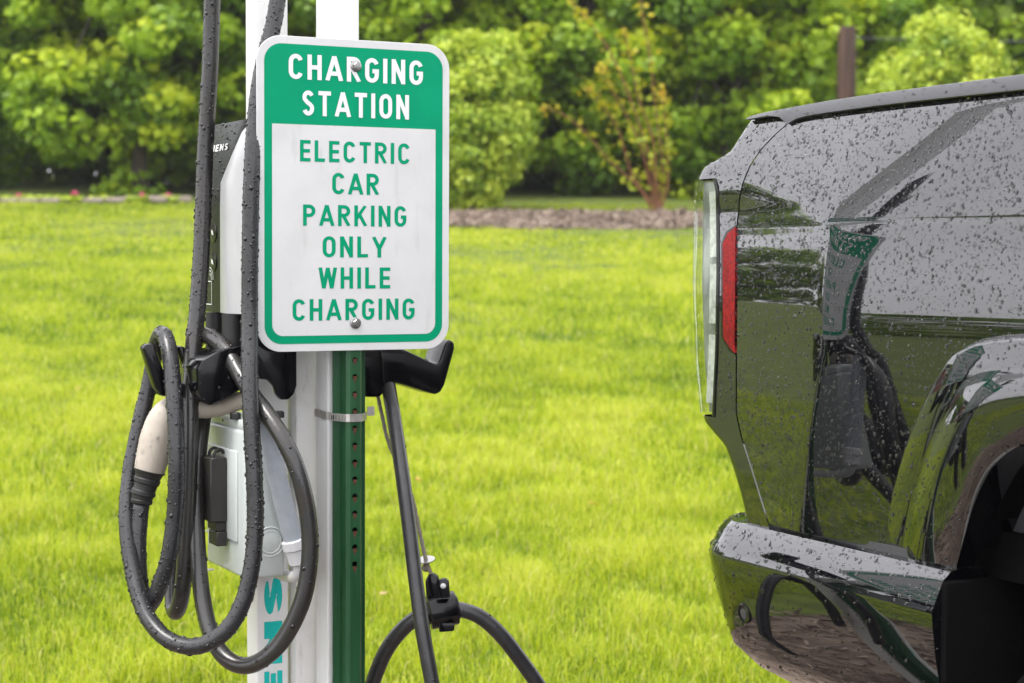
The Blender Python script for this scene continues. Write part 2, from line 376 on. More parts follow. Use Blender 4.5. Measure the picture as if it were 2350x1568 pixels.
# ---- lawn grass: every blade a bent strip
def blades(n, x0, x1, y0, y1, hmin, hmax, wid, keep=None):
    P = np.column_stack([rng.uniform(x0, x1, n), rng.uniform(y0, y1, n)])
    if keep is not None: P = P[keep(P)]
    return P, hmin, hmax, wid
LAT = rng.random((64, 64))
def vnoise(P, sc_):
    q = P/sc_ + 31.7; i = np.floor(q).astype(int); f_ = q - i; f_ = f_*f_*(3-2*f_); g = lambda a, b: LAT[(i[:, 0]+a) % 64, (i[:, 1]+b) % 64]
    return (g(0, 0)*(1-f_[:, 0])+g(1, 0)*f_[:, 0])*(1-f_[:, 1]) + (g(0, 1)*(1-f_[:, 0])+g(1, 1)*f_[:, 0])*f_[:, 1]
def make_blades(sets):
    VV, TT, FQ, FT = [], [], [], []; base = 0
    for P, h0, h1, wid in sets:
        n = len(P); z = zt(P[:, 1]); a = rng.random(n)*2*math.pi; la = rng.random(n)*2*math.pi
        n1, n2, n3 = vnoise(P, 1.3), vnoise(P+9, .42), vnoise(P+21, .15); clump = (n2-.5)*.7 + (n3-.5)*1.6
        h = rng.uniform(h0, h1, n)*np.clip(1+.5*clump, .45, 1.7); wd = wid*rng.uniform(.6, 1.2, n)*(1 if wid < .006 else 1.35)
        lean = rng.uniform(.12, .95, n)**1.3
        sd_ = np.stack([np.cos(a), np.sin(a), np.zeros(n)], 1)*wd[:, None]/2
        ld = np.stack([np.cos(la), np.sin(la), np.zeros(n)], 1)
        b = np.column_stack([P, z-.004]); m_ = b + ld*(h*lean*.35)[:, None] + Z*(h*.6)[:, None]
        t = b + ld*(h*lean)[:, None] + Z*(h*(1-.38*lean))[:, None]
        VV.append(np.stack([b-sd_, b+sd_, m_+sd_*.8, m_-sd_*.8, t], 1).reshape(-1, 3))
        tint = np.clip(.0 + .30*n1 + .34*n2 + .24*n3 + rng.normal(0, .2, n), 0, .75)
        dry = rng.random(n) < .06; tint[dry] = rng.uniform(.8, 1., dry.sum())
        TT.append(np.repeat(tint, 5)); k = base + 5*np.arange(n)
        FT.append(np.concatenate([np.stack([k, k+1, k+2], 1), np.stack([k, k+2, k+3], 1), np.stack([k+3, k+2, k+4], 1)]) if wid < .006 else np.stack([k, k+1, k+4], 1)); base += 5*n
    return fastmesh('lawn_grass', np.concatenate(VV), np.concatenate(FT), M['grass'], tint=np.concatenate(TT))
def inview(P, m=.25): return np.abs(P[:, 0]) < .285*P[:, 1] + m
def lawnside(P):
    s = (P - T0[:2]) @ TF[:2]; S = (P - T0[:2]) @ TN[:2]; return s < -1.2 + .12*np.sin(S*2.1) + .06*np.sin(S*5.3)
# far mulch island, measured on the ground from its outline in the photograph
FMX0, FMX1 = ground(985, 520)[0], 8.5
FMY0, FMY1 = ground(1300, 531)[1], ground(1300, 491)[1]
def island(P):
    c = np.array([(FMX0+FMX1)/2, (FMY0+FMY1)/2]); q = (P - c)/np.array([(FMX1-FMX0)/2, (FMY1-FMY0)/2])
    wob = .07*np.sin(P[:, 0]*2.3)+.05*np.sin(P[:, 0]*5.1+1); return np.abs(q[:, 0])**6 + np.abs(q[:, 1]+wob)**6 < 1
FAR = ground(200, 469)[1]
sets = [blades(260000, -2.2, 2.2, 3.6, 6.6, .03, .085, .0034, lambda P: inview(P) & lawnside(P)),
        blades(230000, -3.2, 3.2, 6.6, 10.5, .03, .08, .0048, lambda P: inview(P)),
        blades(150000, -4.8, 4.8, 10.5, 16, .035, .075, .009, lambda P: inview(P)),
        blades(100000, -7.2, 7.2, 16, FAR, .03, .06, .015, lambda P: inview(P) & ~island(P)),
        blades(45000, -5.5, -1.0, 3.2, 10, .035, .07, .008, lambda P: ~inview(P) & lawnside(P))]
go = make_blades(sets); go['kind'] = 'stuff'; go['label'] = 'short bright green lawn grass with a few dry blades'; go['category'] = 'grass'
# far mulch island
nx, ny = 46, 8; I = []
for i in range(nx+1):
    row = []
    for j in range(ny+1):
        t = -1 + 2*i/nx; q = -1 + 2*j/ny; wfn = (1-abs(t)**6)**(1/6) if abs(t) < 1 else 0
        x = (FMX0+FMX1)/2 + t*(FMX1-FMX0)/2; y = (FMY0+FMY1)/2 + (q*max(wfn, .02) - .07*math.sin(x*2.3) - .05*math.sin(x*5.1+1))*(FMY1-FMY0)/2
        row.append([x, y, float(zt(y)) + .02 + .03*max(0, (1-q*q))*max(wfn, 0)])
    I.append(row)
v, f = grid(I); mk('mulch_island', v, f, M['mulch'], smooth=180, kind='structure', base=(0, 0, 0))['label'] = 'brown mulch island under the garden shrubs'
pts = np.column_stack([rng.uniform(FMX0, FMX1, 9000), rng.uniform(FMY0, FMY1, 9000)]); pts = pts[island(pts)]
yc = (FMY0+FMY1)/2; qq = (pts[:, 1]-yc)/((FMY1-FMY0)/2)
chips('bark_chips', pts, zt(pts[:, 1])+.02+.03*np.clip(1-qq*qq, 0, 1), .09, M['chip'], 'coarse bark chips on the mulch island under the shrubs')

# ---- foliage
def leaves(C, D, size, tint, droop=.3):
    """diamond leaves at C lying roughly across D"""
    n = len(C); r = rng.normal(0, 1, (n, 3)); N = D + .75*r; N /= np.linalg.norm(N, axis=1)[:, None]
    a = np.cross(N, rng.normal(0, 1, (n, 3))); a /= np.linalg.norm(a, axis=1)[:, None]; a[:, 2] -= droop; a /= np.linalg.norm(a, axis=1)[:, None]
    b = np.cross(N, a); b /= np.linalg.norm(b, axis=1)[:, None]+1e-9; sz = (size*rng.uniform(.6, 1.25, n))[:, None]
    fold = np.cross(a, b)*sz*.12
    vv = np.stack([C-a*sz*.5, C+b*sz*.42+fold+a*sz*.05, C+a*sz*.55, C-b*sz*.42+fold+a*sz*.05], 1).reshape(-1, 3)
    k = 4*np.arange(n); ff = np.concatenate([np.stack([k, k+1, k+2], 1), np.stack([k, k+2, k+3], 1)])
    return vv, ff, np.repeat(tint, 4)
def sph(n):
    p = rng.normal(0, 1, (n, 3)); return p/np.linalg.norm(p, axis=1)[:, None]
def crown(center, rad, nclump, per, clump_r, lsize, t0=.5, tvar=.18, inner=.25, fl=.6, shell=.38):
    d = sph(nclump); rr = 1 - shell*rng.random(nclump)**1.6; rr *= 1 + .42*shell*np.sin(d[:, 0]*5+center[0]*3)*np.sin(d[:, 2]*6+center[1])
    ins = rng.random(nclump) < inner; rr[ins] = rng.uniform(.25, .65, ins.sum())
    cc = center + d*rr[:, None]*rad; ct = rng.normal(t0, tvar, nclump)
    n = nclump*per; ix = np.repeat(np.arange(nclump), per); off = rng.normal(0, 1, (n, 3))
    off /= np.maximum(1, np.linalg.norm(off, axis=1)[:, None]/1.5)
    cr = clump_r*rng.uniform(.7, 1.3, nclump)
    C = cc[ix] + off*cr[ix][:, None]*V(1, 1, fl)*.7
    D = off*.5 + d[ix]*.5 + V(0, 0, .8)
    return leaves(C, D, lsize, np.clip(ct[ix]+rng.normal(0, .1, n)+.12*off[:, 2], 0, 1)), cc
def limbs(root, top, targets, r, mb, nlimb=9):
    mid = [root + (top-root)*t + V(rng.normal(0, .05), rng.normal(0, .05), 0)*(t > 0) for t in np.linspace(0, 1, 6)]
    pth = catmull(mid, 3); mb.add(*tube(pth, np.linspace(r, r*.4, len(pth)), 8))
    for q in targets[:nlimb]:
        s = pth[int(len(pth)*rng.uniform(.25, .9))]; m_ = (s+q)/2 + V(0, 0, .25)
        pp = catmull([s, m_, q], 4); mb.add(*tube(pp, np.linspace(r*.4, r*.08, len(pp)), 5))
def tree(x, y, h, rad, label, mname, nclump, per, clump_r, lsize, t0=.5, group=None, name='leafy_tree', zc=.5, tr=.12, tvar=.18, fl=.6, inner=.25, shell=.38):
    base = V(x, y, float(zt(y)) - .03); t = thing(name, label, 'tree' if 'tree' in name else 'shrub', base, group)
    c = base + V(0, 0, h*zc); (vv, ff, tt), cc = crown(c, V(*rad), nclump, per, clump_r, lsize, t0, tvar, inner, fl, shell)
    ok = vv[:, 2] > zt(vv[:, 1]) - .02; vv[~ok, 2] = zt(vv[~ok, 1]) + .03
    fastmesh('crown', vv - base, ff, M[mname], t, tt)
    mb = MB(); limbs(base, c + V(0, 0, rad[2]*.4), cc, tr, mb); mk('trunk', mb.v, mb.f, M['bark'], t)
    return t
YT = FAR + 1.9
specs = [(-7.2, 1.0, 5.6), (-5.0, .3, 5.2), (-3.2, .9, 5.0), (-1.2, .2, 4.6), (1.0, .8, 5.4), (2.9, .1, 4.8), (4.6, .9, 4.4), (8.3, 2.8, 5.6)]
tl = ['broad tree with yellow-green leaf clumps behind the pink flowers, farthest from the sign',
      'full leafy tree behind the pink flowers, beside the broad yellow-green one',
      'dense tree with bright leaf clumps behind the charger, left of the gap between the posts',
      'lower bushy tree behind the white posts and the sign',
      'tall leafy tree rising behind the round shrub beside the sign',
      'bright leafy tree behind the loose orange-leaved shrub',
      'lime green tree overhanging the lawn next to the brown wooden pole',
      'leafy tree behind the round bush that shows above the truck']
for (x, dy, h), lb in zip(specs, tl):
    tree(x, YT+dy, h, (1.75+.25*random.random(), 1.4, h*.52), lb, 'maple', 150, 150, .36, .125, t0=.54+.12*random.random(), group='leafy trees along the far side of the lawn', tvar=.2)
specs2 = [(-8.6, 5.), (-6.1, 5.), (-4.0, 4.6), (-2.0, 5.), (.0, 4.7), (2.1, 5.), (4.2, 5.2), (6.4, 4.6), (8.8, 5.)]
dl = ['broad yellow-green tree', 'outer pink flowers', 'pink flowers nearest the charger', 'charger', 'white posts', 'round shrub beside the sign', 'loose orange-leaved shrub', 'brown wooden pole', 'round bush above the truck']
for i, (x, dy) in enumerate(specs2):
    tree(x, YT+dy*.75, 7.5, (2.1, 1.6, 3.9), 'deep green tree in the dark second row behind the '+dl[i], 'maple_deep', 130, 70, .6, .29, t0=.5, zc=.46, inner=.1, group='dark trees behind the front row', name='dark_tree', tr=.16)
n = 26000; C = np.column_stack([rng.uniform(-16, 16, n), YT + 5.6 + rng.normal(0, .35, n), rng.uniform(-.2, 8.5, n)]); C[:, 1] += .5*np.sin(C[:, 0]*1.7)*np.sin(C[:, 2]*1.3); C[:, 2] += zt(C[:, 1])
vv, ff, tt = leaves(C, np.tile(V(0, -.7, .7), (n, 1)), .42, rng.uniform(0, .7, n)); o = fastmesh('woodland', vv, ff, M['maple_deep'], None, tt); o['kind'] = 'stuff'; o['label'] = 'dark mass of woodland leaves closing the view behind all the trees'; o['category'] = 'woodland'
# round pale shrubs on the island
def shrub(u, vbase, wpx, hpx, label, y=None, t0=.5):
    P = ground(u, vbase) if y is None else pty(u, vbase, y); k = P[1]/K; h = hpx*k; r = wpx*k/2
    return tree(P[0], P[1], h*.93, (r*.88, r*.85, h*.47), label, 'shrub', 420, 52, .14, .07, t0, 'pale round garden shrubs', 'round_shrub', .52, .05, .20, .95, .1, .30)
shrub(1085, 487, 285, 425, 'pale green rounded shrub growing from mulch just beside the sign', t0=.58)
shrub(2160, 487, 345, 470, 'lime yellow rounded shrub peeking over the grey rail of the truck', t0=.72)
# loose shrub with reddish stems
P = ground(1507, 488); dY = P[1]; t = thing('loose_shrub', 'loose open shrub with reddish stems and orange-tipped leaves on the mulch', 'shrub', P)
stems = [[(1507, 488), (1495, 380), (1440, 210), (1385, 95), (1310, 0), (1270, -60)], [(1512, 488), (1520, 380), (1505, 250), (1490, 120), (1470, 0), (1465, -70)],
         [(1500, 488), (1465, 430), (1400, 370), (1340, 300), (1290, 262), (1245, 245)], [(1515, 488), (1532, 420), (1530, 330), (1525, 260), (1515, 205)],
         [(1505, 488), (1475, 350), (1440, 270), (1400, 200), (1370, 150)], [(1498, 470), (1450, 400), (1420, 300), (1380, 240), (1345, 200)], [(1510, 480), (1500, 330), (1470, 240), (1445, 130), (1430, 60)]]
cl, ct = [], []
for i, st in enumerate(stems):
    dd = rng.uniform(-.35, .35); pth = catmull([pty(a, b, dY + dd*(488-b)/488) for a, b in st], 8)
    v, f = tube(pth, np.linspace(.017, .005, len(pth)), 6); mk('stem', v, f, M['redbark'], t)
    m_ = int(95*len(st)/6) if i != 2 else 60; k = rng.integers(5, len(pth), m_); cl.append(pth[k] + rng.normal(0, .07, (m_, 3))*(1-.35*k[:, None]/len(pth))); ct.append(np.clip(.05+.55*(k/len(pth))**2.5+rng.normal(0, .14, m_), 0, 1))
C = np.concatenate(cl); vv, ff, tt = leaves(C, np.tile(V(0, 0, .6), (len(C), 1)), .075, np.concatenate(ct), .0); fastmesh('foliage', vv - P, ff, M['barberry'], t, tt)
# wooden pole with wire
yp = FAR + .7; P0 = pty(1941, 300, yp); zb = float(zt(yp)); rp = 21*yp/K; ztop = pty(1941, 62, yp)[2]
t = thing('wooden_pole', 'brown weathered wooden pole standing among the trees above the truck', 'pole', (P0[0], yp, zb))
v, f = lathe(V(P0[0], yp, zb), Z, [(0, rp*1.05), (ztop-zb-.03, rp), (ztop-zb, rp*.9)], 14); mk('shaft', v, f, M['pole'], t)
a, b = pty(1941, 86, yp-rp/yp), pty(2900, 60, yp+2); wp = [a + (b-a)*s - Z*.12*math.sin(math.pi*s) for s in np.linspace(0, 1, 14)]
v, f = tube(wp, .011, 5); mk('wire', v, f, M['wire'], t)
# stones and pink flowers along the far edge of the lawn
eds = thing('stone_edging', 'low row of pinkish edging stones where the lawn meets the trees', 'edging', ground(220, 470))
sv, sf = prism([V(-.13, -.08, 0), V(.13, -.08, 0), V(.14, .08, 0), V(-.12, .09, 0)], V(0, 0, .075), .02)
sm = None
for i, u in enumerate(np.arange(-30, 442, 49)):
    P = ground(u, 467.5 + .006*u*-1); P[1] += .04*math.sin(i*2.1)
    if sm is None:
        o = mk('stone', np.array(sv)+P, sf, M['stone'], eds); sm = o.data; org = P
        o.data.transform(Matrix.Translation(V(*eds.location) - P)); o.location = tuple(P - V(*eds.location))
    else:
        o = bpy.data.objects.new('stone', sm); link(o, eds); o.location = tuple(P - V(*eds.location))
    o.rotation_euler = (0, 0, rng.normal(0, .12)); sc_ = rng.uniform(.85, 1.15); o.scale = (sc_*1.05, sc_, sc_*rng.uniform(.7, 1.1))
for u, v_, pk, big in [(36, 452, 1, 1), (10, 450, 0, 1), (106, 456, 1, .8), (146, 459, 0, .8), (165, 446, 1, 1), (78, 458, 0, .9), (224, 459, 0, .7), (322, 450, 1, .95), (383, 451, 1, .95), (300, 459, 0, .6)]:
    P = ground(u, 468); P[1] += .15; k = P[1]/K; top = pty(u, v_, P[1])[2]; P[2] = float(zt(P[1]))
    t = thing('flower', 'pink flower on a leafy stem by the edging stones' if pk else 'small yellow-green bedding plant by the edging stones', 'flower' if pk else 'plant', P, 'pink flowers along the lawn edge' if pk else 'small plants along the lawn edge')
    n = int(70*big); C = P + np.column_stack([rng.normal(0, .055, n), rng.normal(0, .05, n), rng.uniform(.02, max(.08, top-P[2]-.03), n)])
    vv, ff, tt = leaves(C, np.tile(V(0, -.3, .7), (n, 1)), .07, rng.uniform(.4, 1, n)); fastmesh('leaves', vv - P, ff, M['shrub'], t, tt)
    if pk:
        v, f = tube([P, V(P[0], P[1], top-.02)], .008, 6); mk('stem', v, f, M['bark'], t)
        n = 34; C = V(P[0], P[1]-.02, top) + sph(n)*.03*big; vv, ff, tt = leaves(C, sph(n), .05, rng.random(n)); fastmesh('bloom', vv - P, ff, M['petal'], t)
# fallen leaves
for i, (u, v_) in enumerate([(1237, 662), (1362, 1195), (962, 1138), (180, 918), (880, 1408), (348, 1195)]):
    P = ground(u, v_) + V(0, 0, .055); L_ = .022 if i < 3 else .014; q = rng.normal(0, 1, 2); a = math.atan2(*q)
    d = V(math.cos(a), math.sin(a), .1); s = V(-math.sin(a), math.cos(a), .25); rows = []
    for tq in np.linspace(-1, 1, 7):
        wq = .5*L_*(1-tq*tq)**.7 + .0008; rows.append([P + d*L_*tq + s*wq*e_ + Z*(.25*L_*e_*e_*.6 + .2*L_*tq*tq) for e_ in (-1, -.4, .4, 1)])
    v, f = grid(rows); o = mk('fallen_leaf', v, f, M['fallen'], label='small curled yellow-brown leaf fallen on the lawn', cat='leaf', group='leaves fallen on the lawn', base=P - V(0, 0, .03))
    at = o.data.attributes.new('tint', 'FLOAT', 'POINT'); at.data.foreach_set('value', np.full(len(v), rng.random(), np.float32))
for x, y, lb in ((-33., 49., 'tall tree near the brick building, mirrored beside it'), (-36.5, 52., 'tall tree behind the corner of the brick building'), (-46.5, 44., 'tall tree on the open side of the brick building'), (-50.5, 40., 'second tall tree past the brick building'), (-41., 52.5, 'tall tree directly behind the brick building')):
    tree(x, y, 9.5, (3.2, 3., 4.7), lb, 'maple', 80, 60, .9, .45, t0=.4, group='tall trees by the brick building', tr=.25)
# what stands left of the frame and shows only in the paint of the truck
bb = V(-41., 46., float(zt(46.)))
t = thing('brick_building', 'red brick building with flat dark roof mirrored in the truck paint', 'building', bb)
def BF(x, y, z): c, s = math.cos(.5), math.sin(.5); return bb + V(c*x-s*y, s*x+c*y, z)
v, f = obox(BF, -2.6, 2.6, -2.6, 2.6, -.6, 5.2); mk('wall', v, f, M['brick'], t)
v, f = obox(BF, -2.9, 2.9, -2.9, 2.9, 5.2, 5.7, .03); mk('fascia', v, f, M['fasciab'], t)
v, f = obox(BF, -2.8, 2.8, -2.8, 2.8, 5.7, 8.3, .2); mk('roof', v, f, M['roofing'], t)
for i, x in enumerate((-1.8, .6)):
    v, f = obox(BF, x, x+1.2, -2.64, -2.5, 1.2, 3.2); wn = mk('window', v, f, M['fasciab'], t)
    v, f = obox(BF, x+.1, x+1.1, -2.66, -2.6, 1.3, 3.1); mk('pane', v, f, M['glass'], wn)
for i, (x, y, L_, ang) in enumerate([(-24, 9, 9, .3), (-27, 19.5, 7, .1)]):
    base = V(x, y, float(zt(y))); t = thing('clipped_hedge', ['long clipped dark hedge mirrored low in the truck side', 'short clipped hedge beside the long one, mirrored in the truck side'][i], 'hedge', base, 'hedges mirrored in the truck')
    n = 9000; q = rng.uniform(-1, 1, (n, 3)); ax = rng.integers(0, 3, n); q[np.arange(n), ax] = np.sign(q[np.arange(n), ax]); q += rng.normal(0, .03, (n, 3))
    C = base + V(0, 0, .8) + q*V(.9, L_/2, .8); vv, ff, tt = leaves(C, q, .16, rng.uniform(0, .7, n)); fastmesh('crown', vv - base, ff, M['maple_deep'], t, tt)
    for yy in np.linspace(-L_/2+.3, L_/2-.3, 6): mk('stem', *tube([base + V(0, yy, -.05), base + V(.1, yy, 1.1)], .05, 6), M['bark'], t)

# ================================================================== POSTS, SIGN, CHARGER
ZTOP = 2.35
def xcorner(u, v, Y): return onA(u, v, Y)[0]
W = .0508
# square tube posts
Y1 = .131; X1 = xcorner(588, 60, Y1)
Y2 = .047; X2 = xcorner(752, 60, Y2)
def post(x, y, label, top=ZTOP):
    v, f = obox(A, x, x+W, y, y+W, .08, top, .0035, 3)
    return mk('white_post', v, f, M['white'], label=label, cat='post', group='white steel tube posts', base=A(x+W/2, y+W/2, .1))
post1 = post(X1, Y1, 'white square steel post carrying the charger and grey switch box')
post(X2, Y2, 'white square steel post directly behind the green sign post')
v, f = obox(A, X1+W+.004, X2+.012, Y2+W+.012, Y2+W+.05, .08, 1.36, .004)
pan = mk('metal_backboard', v, f, M['panelw'], label='stained white metal panel between the two white posts below the sign', cat='backboard', base=A(X1+.1, .13, .1))

# ---- lettering made of strokes
def arc(cx, cy, rx, ry, a0, a1, n=12): return [(cx+rx*math.cos(math.radians(a)), cy+ry*math.sin(math.radians(a))) for a in np.linspace(a0, a1, n)]
def glyph(ch, s, w=.56):
    h = s/2; l, r, b, t = h, w-h, h, 1-h; rx = (r-l)/2; cx = (l+r)/2; ry = .23
    if ch == 'I': return [[(h, 0), (h, 1)]], s
    if ch == 'H': return [[(l, 0), (l, 1)], [(r, 0), (r, 1)], [(l, .5), (r, .5)]], w
    if ch == 'E': w *= .86; r = w-h; return [[(l, 0), (l, 1)], [(l, t), (w, t)], [(l, .5), (w*.94, .5)], [(l, b), (w, b)]], w
    if ch == 'L': w *= .84; return [[(l, 0), (l, 1)], [(l, b), (w, b)]], w
    if ch == 'T': w *= .95; return [[(w/2, 0), (w/2, 1)], [(0, t), (w, t)]], w
    if ch == 'N': return [[(l, 0), (l, 1)], [(r, 0), (r, 1)], [(l*.95, 1-.02), (r*1.03, .02)]], w
    if ch == 'O': return [arc(cx, t-ry, rx, ry, 0, 180) + arc(cx, b+ry, rx, ry, 180, 360) + [(r, t-ry)]], w
    if ch == 'C': return [arc(cx, t-ry, rx, ry, 18, 180) + arc(cx, b+ry, rx, ry, 180, 342)], w
    if ch == 'G': return [arc(cx, t-ry, rx, ry, 18, 180) + arc(cx, b+ry, rx, ry, 180, 360) + [(r, .47)], [(cx+.02, .47), (r+h, .47)]], w
    if ch == 'A': w *= 1.16; return [[(h*.62, 0), (w/2, .985)], [(w-h*.62, 0), (w/2, .985)], [(w*.22, .29), (w*.78, .29)]], w
    if ch == 'R': return [[(l, 0), (l, 1)], [(l, t), (cx, t)] + arc(cx, t-.205, rx, .205, 80, -80) + [(l, t-.41)], [(cx-.02, .46), (w-h*.75, 0)]], w
    if ch == 'P': return [[(l, 0), (l, 1)], [(l, t), (cx, t)] + arc(cx, t-.215, rx, .215, 80, -80) + [(l, t-.43)]], w
    if ch == 'S': w *= .88; r = w-h; rx = (r-l)/2; cx = (l+r)/2; return [arc(cx, t-.19, rx, .19, 22, 200) + [(cx-.04, .53), (cx+.06, .46)] + arc(cx, b+.205, rx, .205, 25, -160)], w
    if ch == 'K': w *= 1.04; return [[(l, 0), (l, 1)], [(l, .34), (w-h*.9, 1)], [(w*.42, .55), (w-h*.7, 0)]], w
    if ch == 'Y': w *= 1.1; return [[(w/2, 0), (w/2, .46)], [(h*.7, 1), (w/2, .42)], [(w-h*.7, 1), (w/2, .42)]], w
    if ch == 'W': w *= 1.36; return [[(h*.6, 1), (w*.27, .02)], [(w*.27, .02), (w/2, .98)], [(w/2, .98), (w*.73, .02)], [(w*.73, .02), (w-h*.6, 1)]], w
    if ch == 'M': w *= 1.2; r = w-h; return [[(l, 0), (l, 1)], [(r, 0), (r, 1)], [(l, .97), (w/2, .1)], [(r, .97), (w/2, .1)]], w
def ribbon(pts, s):
    p = np.array(pts, float); d = np.gradient(p, axis=0) if len(p) > 2 else np.array([p[1]-p[0]]*2)
    if len(p) > 2:
        seg = np.diff(p, axis=0); seg /= np.linalg.norm(seg, axis=1)[:, None]+1e-9; d = np.vstack([seg[:1], seg[:-1]+seg[1:], seg[-1:]])
    d /= np.linalg.norm(d, axis=1)[:, None]+1e-9; nn = np.column_stack([-d[:, 1], d[:, 0]])*s/2
    return p + nn, p - nn
def clipbox(q, w): return np.column_stack([q[:, 0], np.clip(q[:, 1], 0, 1)])
def text(mapf, word, s=.165, gap=.165, w=.56):
    """list of stroke quads in word space; mapf(x, y, lift) -> world; x runs 0..1 over the word"""
    gl = [glyph(c, s, w) for c in word]; tot = sum(g[1] for g in gl) + gap*(len(word)-1); x = 0; mb = MB(); k = 0
    for strokes, gw in gl:
        for st in strokes:
            a, b = ribbon(st, s); a = clipbox(a, gw); b = clipbox(b, gw); k += 1; n = len(a); lift = (k % 5)*.00004
            pv = [mapf((x+q[0])/tot, q[1], lift) for q in a] + [mapf((x+q[0])/tot, q[1], lift) for q in b]
            mb.add(pv, [[i, i+1, n+i+1, n+i] for i in range(n-1)])
        x += gw + gap
    return mb
# ---- the sign
def rrect(x0, x1, z0, z1, r, n=8, square_top=False):
    p = []
    for cx, cz, a in ((x1-r, z1-r, 0), (x0+r, z1-r, 90), (x0+r, z0+r, 180), (x1-r, z0+r, 270)):
        if square_top and a in (0, 90): p.append((x1 if a == 0 else x0, z1)); continue
        for t in np.linspace(a, a+90, n): p.append((cx+r*math.cos(math.radians(t)), cz+r*math.sin(math.radians(t))))
    return p
HW, HH = .1525, .2286; ZC = (onA(811, 93)[1] + onA(811, 803)[1])/2; XC = (onA(599, 445)[0] + onA(1022, 445)[0])/2
sg = thing('parking_sign', 'green and white metal sign reading charging station bolted to a green post', 'sign', A(XC, 0, ZC-HH))
v, f = prism([A(XC+x, 0, ZC+z) for x, z in rrect(-HW, HW, -HH, HH, .037, 12)], .0022*AB, .0005, 1); mk('plate', v, f, M['sign_w'], sg, smooth=30)
mg = .0113
pl = rrect(-HW+mg, HW-mg, -HH+mg, HH-mg, .0265, 12)
mk('green_field', [A(XC+x, -.0003, ZC+z) for x, z in pl], [list(range(len(pl)))[::-1]], M['sign_g'], sg, smooth=0)
zs_ = onA(811, 290.5)[1]; m2 = mg + .0117
pl = rrect(-HW+m2, HW-m2, -HH+m2, zs_-ZC, .0165, 12, True)
mk('white_field', [A(XC+x, -.0006, ZC+z) for x, z in pl], [list(range(len(pl)))[::-1]], M['sign_w'], sg, smooth=0)
for word, u0, u1, vt, vb, m_, s, gp in [('CHARGING', 662, 970, 131.5, 188.5, 'ink_w', .17, .175), ('STATION', 693.5, 938, 213, 270, 'ink_w', .17, .185),
        ('ELECTRIC', 688, 940, 325.5, 374, 'sign_g', .165, .19), ('CAR', 762, 869, 398, 447, 'sign_g', .165, .17), ('PARKING', 695, 932, 471.5, 519.5, 'sign_g', .165, .19),
        ('ONLY', 740, 886, 543, 591, 'sign_g', .165, .19), ('WHILE', 732, 895, 614, 662.5, 'sign_g', .165, .19), ('CHARGING', 671, 951, 686, 735, 'sign_g', .165, .19)]:
    uc = (u0+u1)/2; xa, xb = onA(u0, (vt+vb)/2)[0], onA(u1, (vt+vb)/2)[0]; z1_, z0_ = onA(uc, vt)[1], onA(uc, vb)[1]
    mb = text(lambda x, y, l: A(xa + (xb-xa)*x, -.0009 - l, z0_ + (z1_-z0_)*y), word, s, gp)
    mk('lettering', mb.v, mb.f, M[m_], sg, smooth=0)
for u_, v_ in ((816, 152), (815, 741.5)):
    x, z = onA(u_, v_); c = A(x, -.001, z)
    wv, wf = lathe(c, -AB, [(0, .0085), (.0012, .0085), (.0017, .0078), (.0019, .006)], 24); bt = mk('bolt', wv, wf, M['steel'], sg)
    hv, hf = lathe(c, -AB, [(.0015, .0056), (.0045, .0056), (.0056, .0046), (.0058, .001)], 6); mk('bolt_head', hv, hf, M['steel'], bt, smooth=20)
# ---- green perforated U-channel post
xl, xr = onA(765, 1000, .03)[0], onA(838.5, 1000, .03)[0]; xw0, xw1 = onA(803.5, 1000, .004)[0], onA(825.5, 1000, .004)[0]
gp = thing('green_sign_post', 'green enamelled perforated steel channel post holding the sign', 'post', A(xl+.03, .02, .08))
th = .0032
prof = [(xl, .031), (xl+.011, .030), (xw0-.006, .006), (xw0, .003), (xw1, .003), (xw1+.004, .006), (xw1+.007, .030), (xr, .031)]
def strip(pr, z0, z1, skip=None):
    mb = MB()
    for i in range(len(pr)-1):
        if i == skip: continue
        (xa, ya), (xb, yb) = pr[i], pr[i+1]
        mb.add([A(xa, ya, z0), A(xb, yb, z0), A(xb, yb, z1), A(xa, ya, z1)], [[0, 1, 2, 3]])
        mb.add([A(xa, ya+th, z0), A(xb, yb+th, z0), A(xb, yb+th, z1), A(xa, ya+th, z1)], [[3, 2, 1, 0]])
    return mb
zb_, zp_ = .08, ZC+HH-.01
mb = strip(prof, zb_, zp_, 3)
for x_, y_ in (prof[0], prof[-1]): mb.add([A(x_, y_, zb_), A(x_, y_+th, zb_), A(x_, y_+th, zp_), A(x_, y_, zp_)], [[0, 1, 2, 3]])
hz_ = [onA(814.5, v_, .003)[1] for v_ in (819, 858.5, 897.5, 937, 977.5, 1017, 1056, 1096, 1136.5, 1174, 1214.5, 1254, 1295)]; hp = .0254; hr = .0045
cx = onA(814.5, 1000, .003)[0]
allz = sorted([hz_[-1]+hp*k for k in range(0, 26)]); zlow = allz[0]-hp/2
allz = [z for z in allz if z < zp_-.015]
mb.add([A(xw0, .003, zb_), A(xw1, .003, zb_), A(xw1, .003, zlow), A(xw0, .003, zlow)], [[0, 1, 2, 3]])
